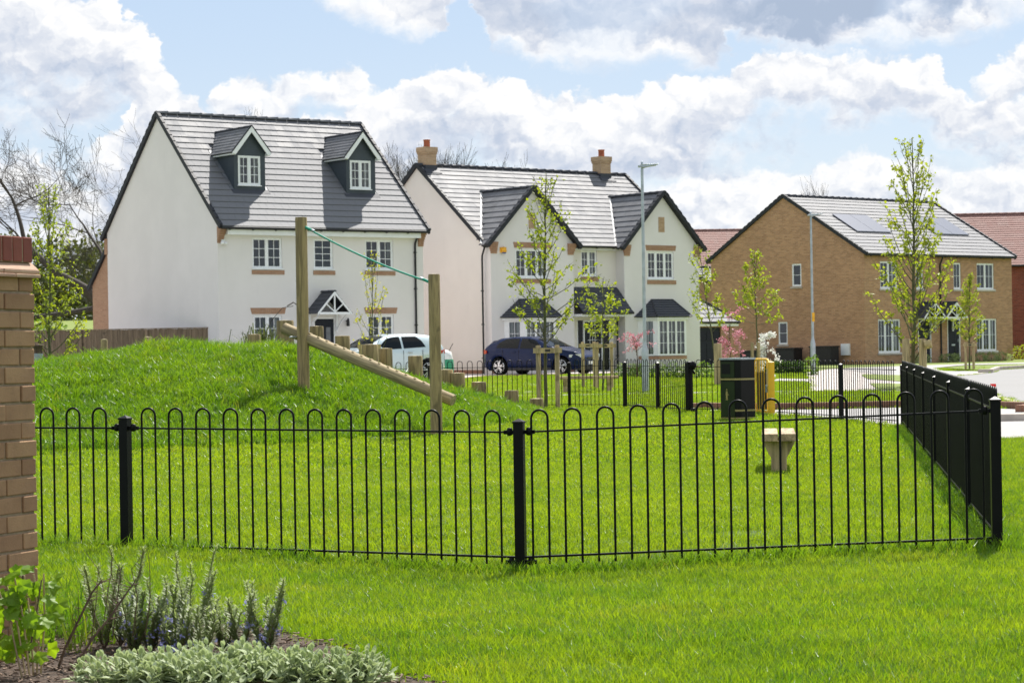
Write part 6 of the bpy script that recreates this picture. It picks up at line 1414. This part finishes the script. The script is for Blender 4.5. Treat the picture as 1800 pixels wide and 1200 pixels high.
X = lambda px, Y: (px-905)/4000*Y
for i, (px, Y, h, fl, l) in enumerate([(180, 9.55, .36, .1, 'leftmost rosemary, behind the bare thorny branches'), (208, 9.6, .43, .3, 'tall rosemary just right of the bare branches'), (232, 9.3, .30, .5, 'short rosemary before the tall one near the branches'),
    (262, 9.35, .28, 1.2, 'short rosemary with blue flowers left of centre of the bed'), (292, 9.4, .36, .8, 'rosemary with loose open stems and blue flowers in mid bed'), (306, 9.1, .25, 1.2, 'lowest blue flowered rosemary in mid bed'),
    (333, 9.3, .44, .2, 'tallest rosemary spire in the middle of the bed'), (352, 9.05, .24, .3, 'small rosemary at the foot of the tallest spire'), (392, 9.35, .30, .2, 'rosemary with two dense spires in the right part of the bed'),
    (424, 9.3, .29, .7, 'rosemary second from the right end'), (464, 9.25, .31, 1.0, 'rightmost rosemary, tipped with a blue flower')]):
    rosemary(X(px, Y), Y, h, l, 200+i, fl=fl)
# silver leaved shrubs: leaves are separate parts on the nearest plants
def leaf_blade(L, wd_, fold=.15, n=4):
    mb = MB(); V = []
    for i in range(n+1):
        t = i/n; w_ = wd_*math.sin(math.pi*min(1, t*.92+.06))**.8; z = -.18*L*t*t; V += [(L*t, -w_/2, z+fold*w_), (L*t, 0, z), (L*t, w_/2, z+fold*w_)]
    mb.add(V, [(i*3+k, i*3+k+1, i*3+3+k+1, i*3+3+k) for i in range(n) for k in range(2)], True); return mb
SL = leaf_blade(.066, .032).build('leaf', 'leaf_silver'); C.objects.unlink(SL)
def silver(x, y, rad, label, seed, indiv):
    r = random.Random(seed); root = empty('silver_shrub', (x, y, .01), 0, label, 'shrub', 'silver leaved shrubs at the front of the bed'); st_ = MB(); rest = MB(); cnt = 0
    for k in range(int(85*rad/.3)):
        a = r.uniform(0, 6.283); q_ = rad*math.sqrt(r.random()); bx, by = math.cos(a)*q_, math.sin(a)*q_*.8; h = (.085+.05*r.random())*(1-.45*(q_/rad)**2); lean_ = Vector((math.cos(a)*.05*q_/rad, math.sin(a)*.05*q_/rad, 0))
        top = Vector((bx, by, h))+lean_; st_.tube([(bx*.8, by*.8, 0), top], .003, 4)
        for w_ in range(4):
            for j in range(2 if w_ < 3 else 3):
                an = w_*1.57+j*3.14+r.uniform(-.3, .3); el_ = .25+w_*.30+r.uniform(-.15, .15); s_ = (1.05-.18*w_)*r.uniform(.8, 1.15); p = top-Vector((0, 0, .022*(3-w_)))
                if cnt < indiv and w_ > 0:
                    o = SL.copy(); C.objects.link(o); o.parent = root; o.location = p; o.rotation_euler = (r.uniform(-.3, .3), -el_, an); o.scale = (s_, s_, s_); o.name = 'leaf'; cnt += 1
                else:
                    Mx = Matrix.Translation(p) @ Matrix.Rotation(an, 4, 'Z') @ Matrix.Rotation(-el_, 4, 'Y') @ Matrix.Scale(s_, 4); rest.add([Mx @ v.co for v in SL.data.vertices], [tuple(pl.vertices) for pl in SL.data.polygons], True)
    st_.build('stem', 'leaf_silver', root); o = rest.build('leaf', 'leaf_silver', root); o['kind'] = 'stuff'
for i, (px, Y, rad, l) in enumerate([(215, 8.42, .17, 'leftmost silver leaved shrub next to the mulch'), (290, 8.46, .20, 'silver leaved shrub second from the left'), (392, 8.62, .20, 'taller silver leaved shrub in front of the right rosemary plants'), (455, 8.45, .19, 'silver leaved shrub in front of the rightmost rosemary'), (545, 8.40, .17, 'silver leaved shrub spreading onto the lawn'), (612, 8.36, .15, 'rightmost silver leaved shrub at the edge of the lawn'), (345, 8.32, .18, 'silver leaved shrub at the bottom edge of the picture')]):
    silver(X(px, Y), Y, rad, l, 300+i, 130)
# bare thorny branches
bb_ = empty('thorny_shrub', (X(115, 8.9), 8.9, .0), 0, 'bare brown thorny branches crossing in front of the rosemary', 'shrub'); r = random.Random(9); q = MB()
def path_px(pts, Y): return [Vector(((px-905)/4000*Y-X(115, 8.9), Y-8.9, 1.23-(py-628)/4000*Y)) for px, py in pts]
S1 = path_px([(90, 1195), (112, 1135), (140, 1080), (160, 1040), (178, 1018)], 9.0); S2 = path_px([(98, 1190), (130, 1165), (160, 1120), (190, 1085), (222, 1040), (233, 1026)], 8.9)
q.tube(S1, [.006, .0055, .005, .004, .003], 7); q.tube(S2, [.006, .0055, .005, .0045, .0035, .003], 7); q.build('branch', 'twig_brown', bb_)
q = MB()
for S in (S1, S2):
    for k in range(34):
        f = r.uniform(.8, len(S)-1.01); i = int(f); p = S[i].lerp(S[i+1], f-i); d_ = rv(r, 1); d_.z = abs(d_.z)*.6; L = r.uniform(.03, .13); e_ = p+d_.normalized()*L; q.tube([p, p.lerp(e_, .5)+rv(r, .004), e_], [.0016, .0012, .0007], 4)
for px in (168, 186, 205, 240, 262): S = path_px([(px-10, 1120), (px, 1050), (px+r.uniform(-10, 10), 1000), (px+r.uniform(-25, 25), 965)], 9.2); q.tube(S, [.002, .0018, .0015, .0008], 4)
q.build('twig', 'twig_brown', bb_)
# leafy stray grass beside the pillar
tl = [tuft('tuft_l', 26, .05, .10, .28, .005, .9, 'grass_long', 41)]; 
scatter('long_grass', [(-1.83+r.gauss(0, .12), 9.9+r.gauss(0, .25), 0) for _ in range(26)], tl, 'long arching grass blades at the edge of the bed by the pillar')
# vine with lobed leaves
vn = empty('climbing_vine', (X(48, 8.75), 8.75, 0), 0, 'vine with bright lobed leaves climbing canes in front of the brick pillar', 'plant')
vl = MB(); lobes = []
for k in range(25):
    t = k/24*2*math.pi; rr = 1-.38*abs(math.sin(2.5*t+math.pi/2*0))**1.0*(.6+.4*abs(math.cos(t/2)))+.05*math.sin(12*t); lobes.append((rr*math.cos(t)*.5, rr*math.sin(t)*.5, .06*math.cos(3*t)*rr))
vl.add([(-.12, 0, .03)]+lobes, [(0, i, i+1) for i in range(1, 25)]); VL = vl.build('leaf', 'leaf_vine'); C.objects.unlink(VL)
r = random.Random(77)
for k in range(96):
    t = r.random(); zz = .10+.40*(1-(1-t)**1.4)if k < 70 else r.uniform(.12, .5); o = VL.copy(); C.objects.link(o); o.parent = vn
    z_ = r.choice([r.uniform(.20, .42), r.uniform(.22, .42), r.uniform(.08, .25)]); o.location = (r.gauss(-.045, .065), r.uniform(-.06, .10), z_)
    s_ = r.uniform(.05, .085); o.scale = (s_, s_, s_); o.rotation_euler = (r.uniform(.5, 1.5), r.uniform(-.5, .5), r.uniform(-.9, .9)); o.name = 'leaf'
q = MB()
for k in range(6): x = -.02+k*.014; q.tube([(x*.6, .02*k-.05, -.02), (x-.04+.008*k, .02*k-.05, .22), (x-.10+.02*k, .02*k-.05, .40)], .0038, 6)
q.build('cane', 'pine_stake', vn); q = MB(); q.tube([(0, 0, 0), (-.01, 0, .15), (-.03, .01, .28), (-.02, 0, .40)], .004, 6); q.tube([(0, 0, .1), (.03, 0, .25), (.05, .01, .38)], .003, 6); q.build('stem', 'twig_brown', vn)
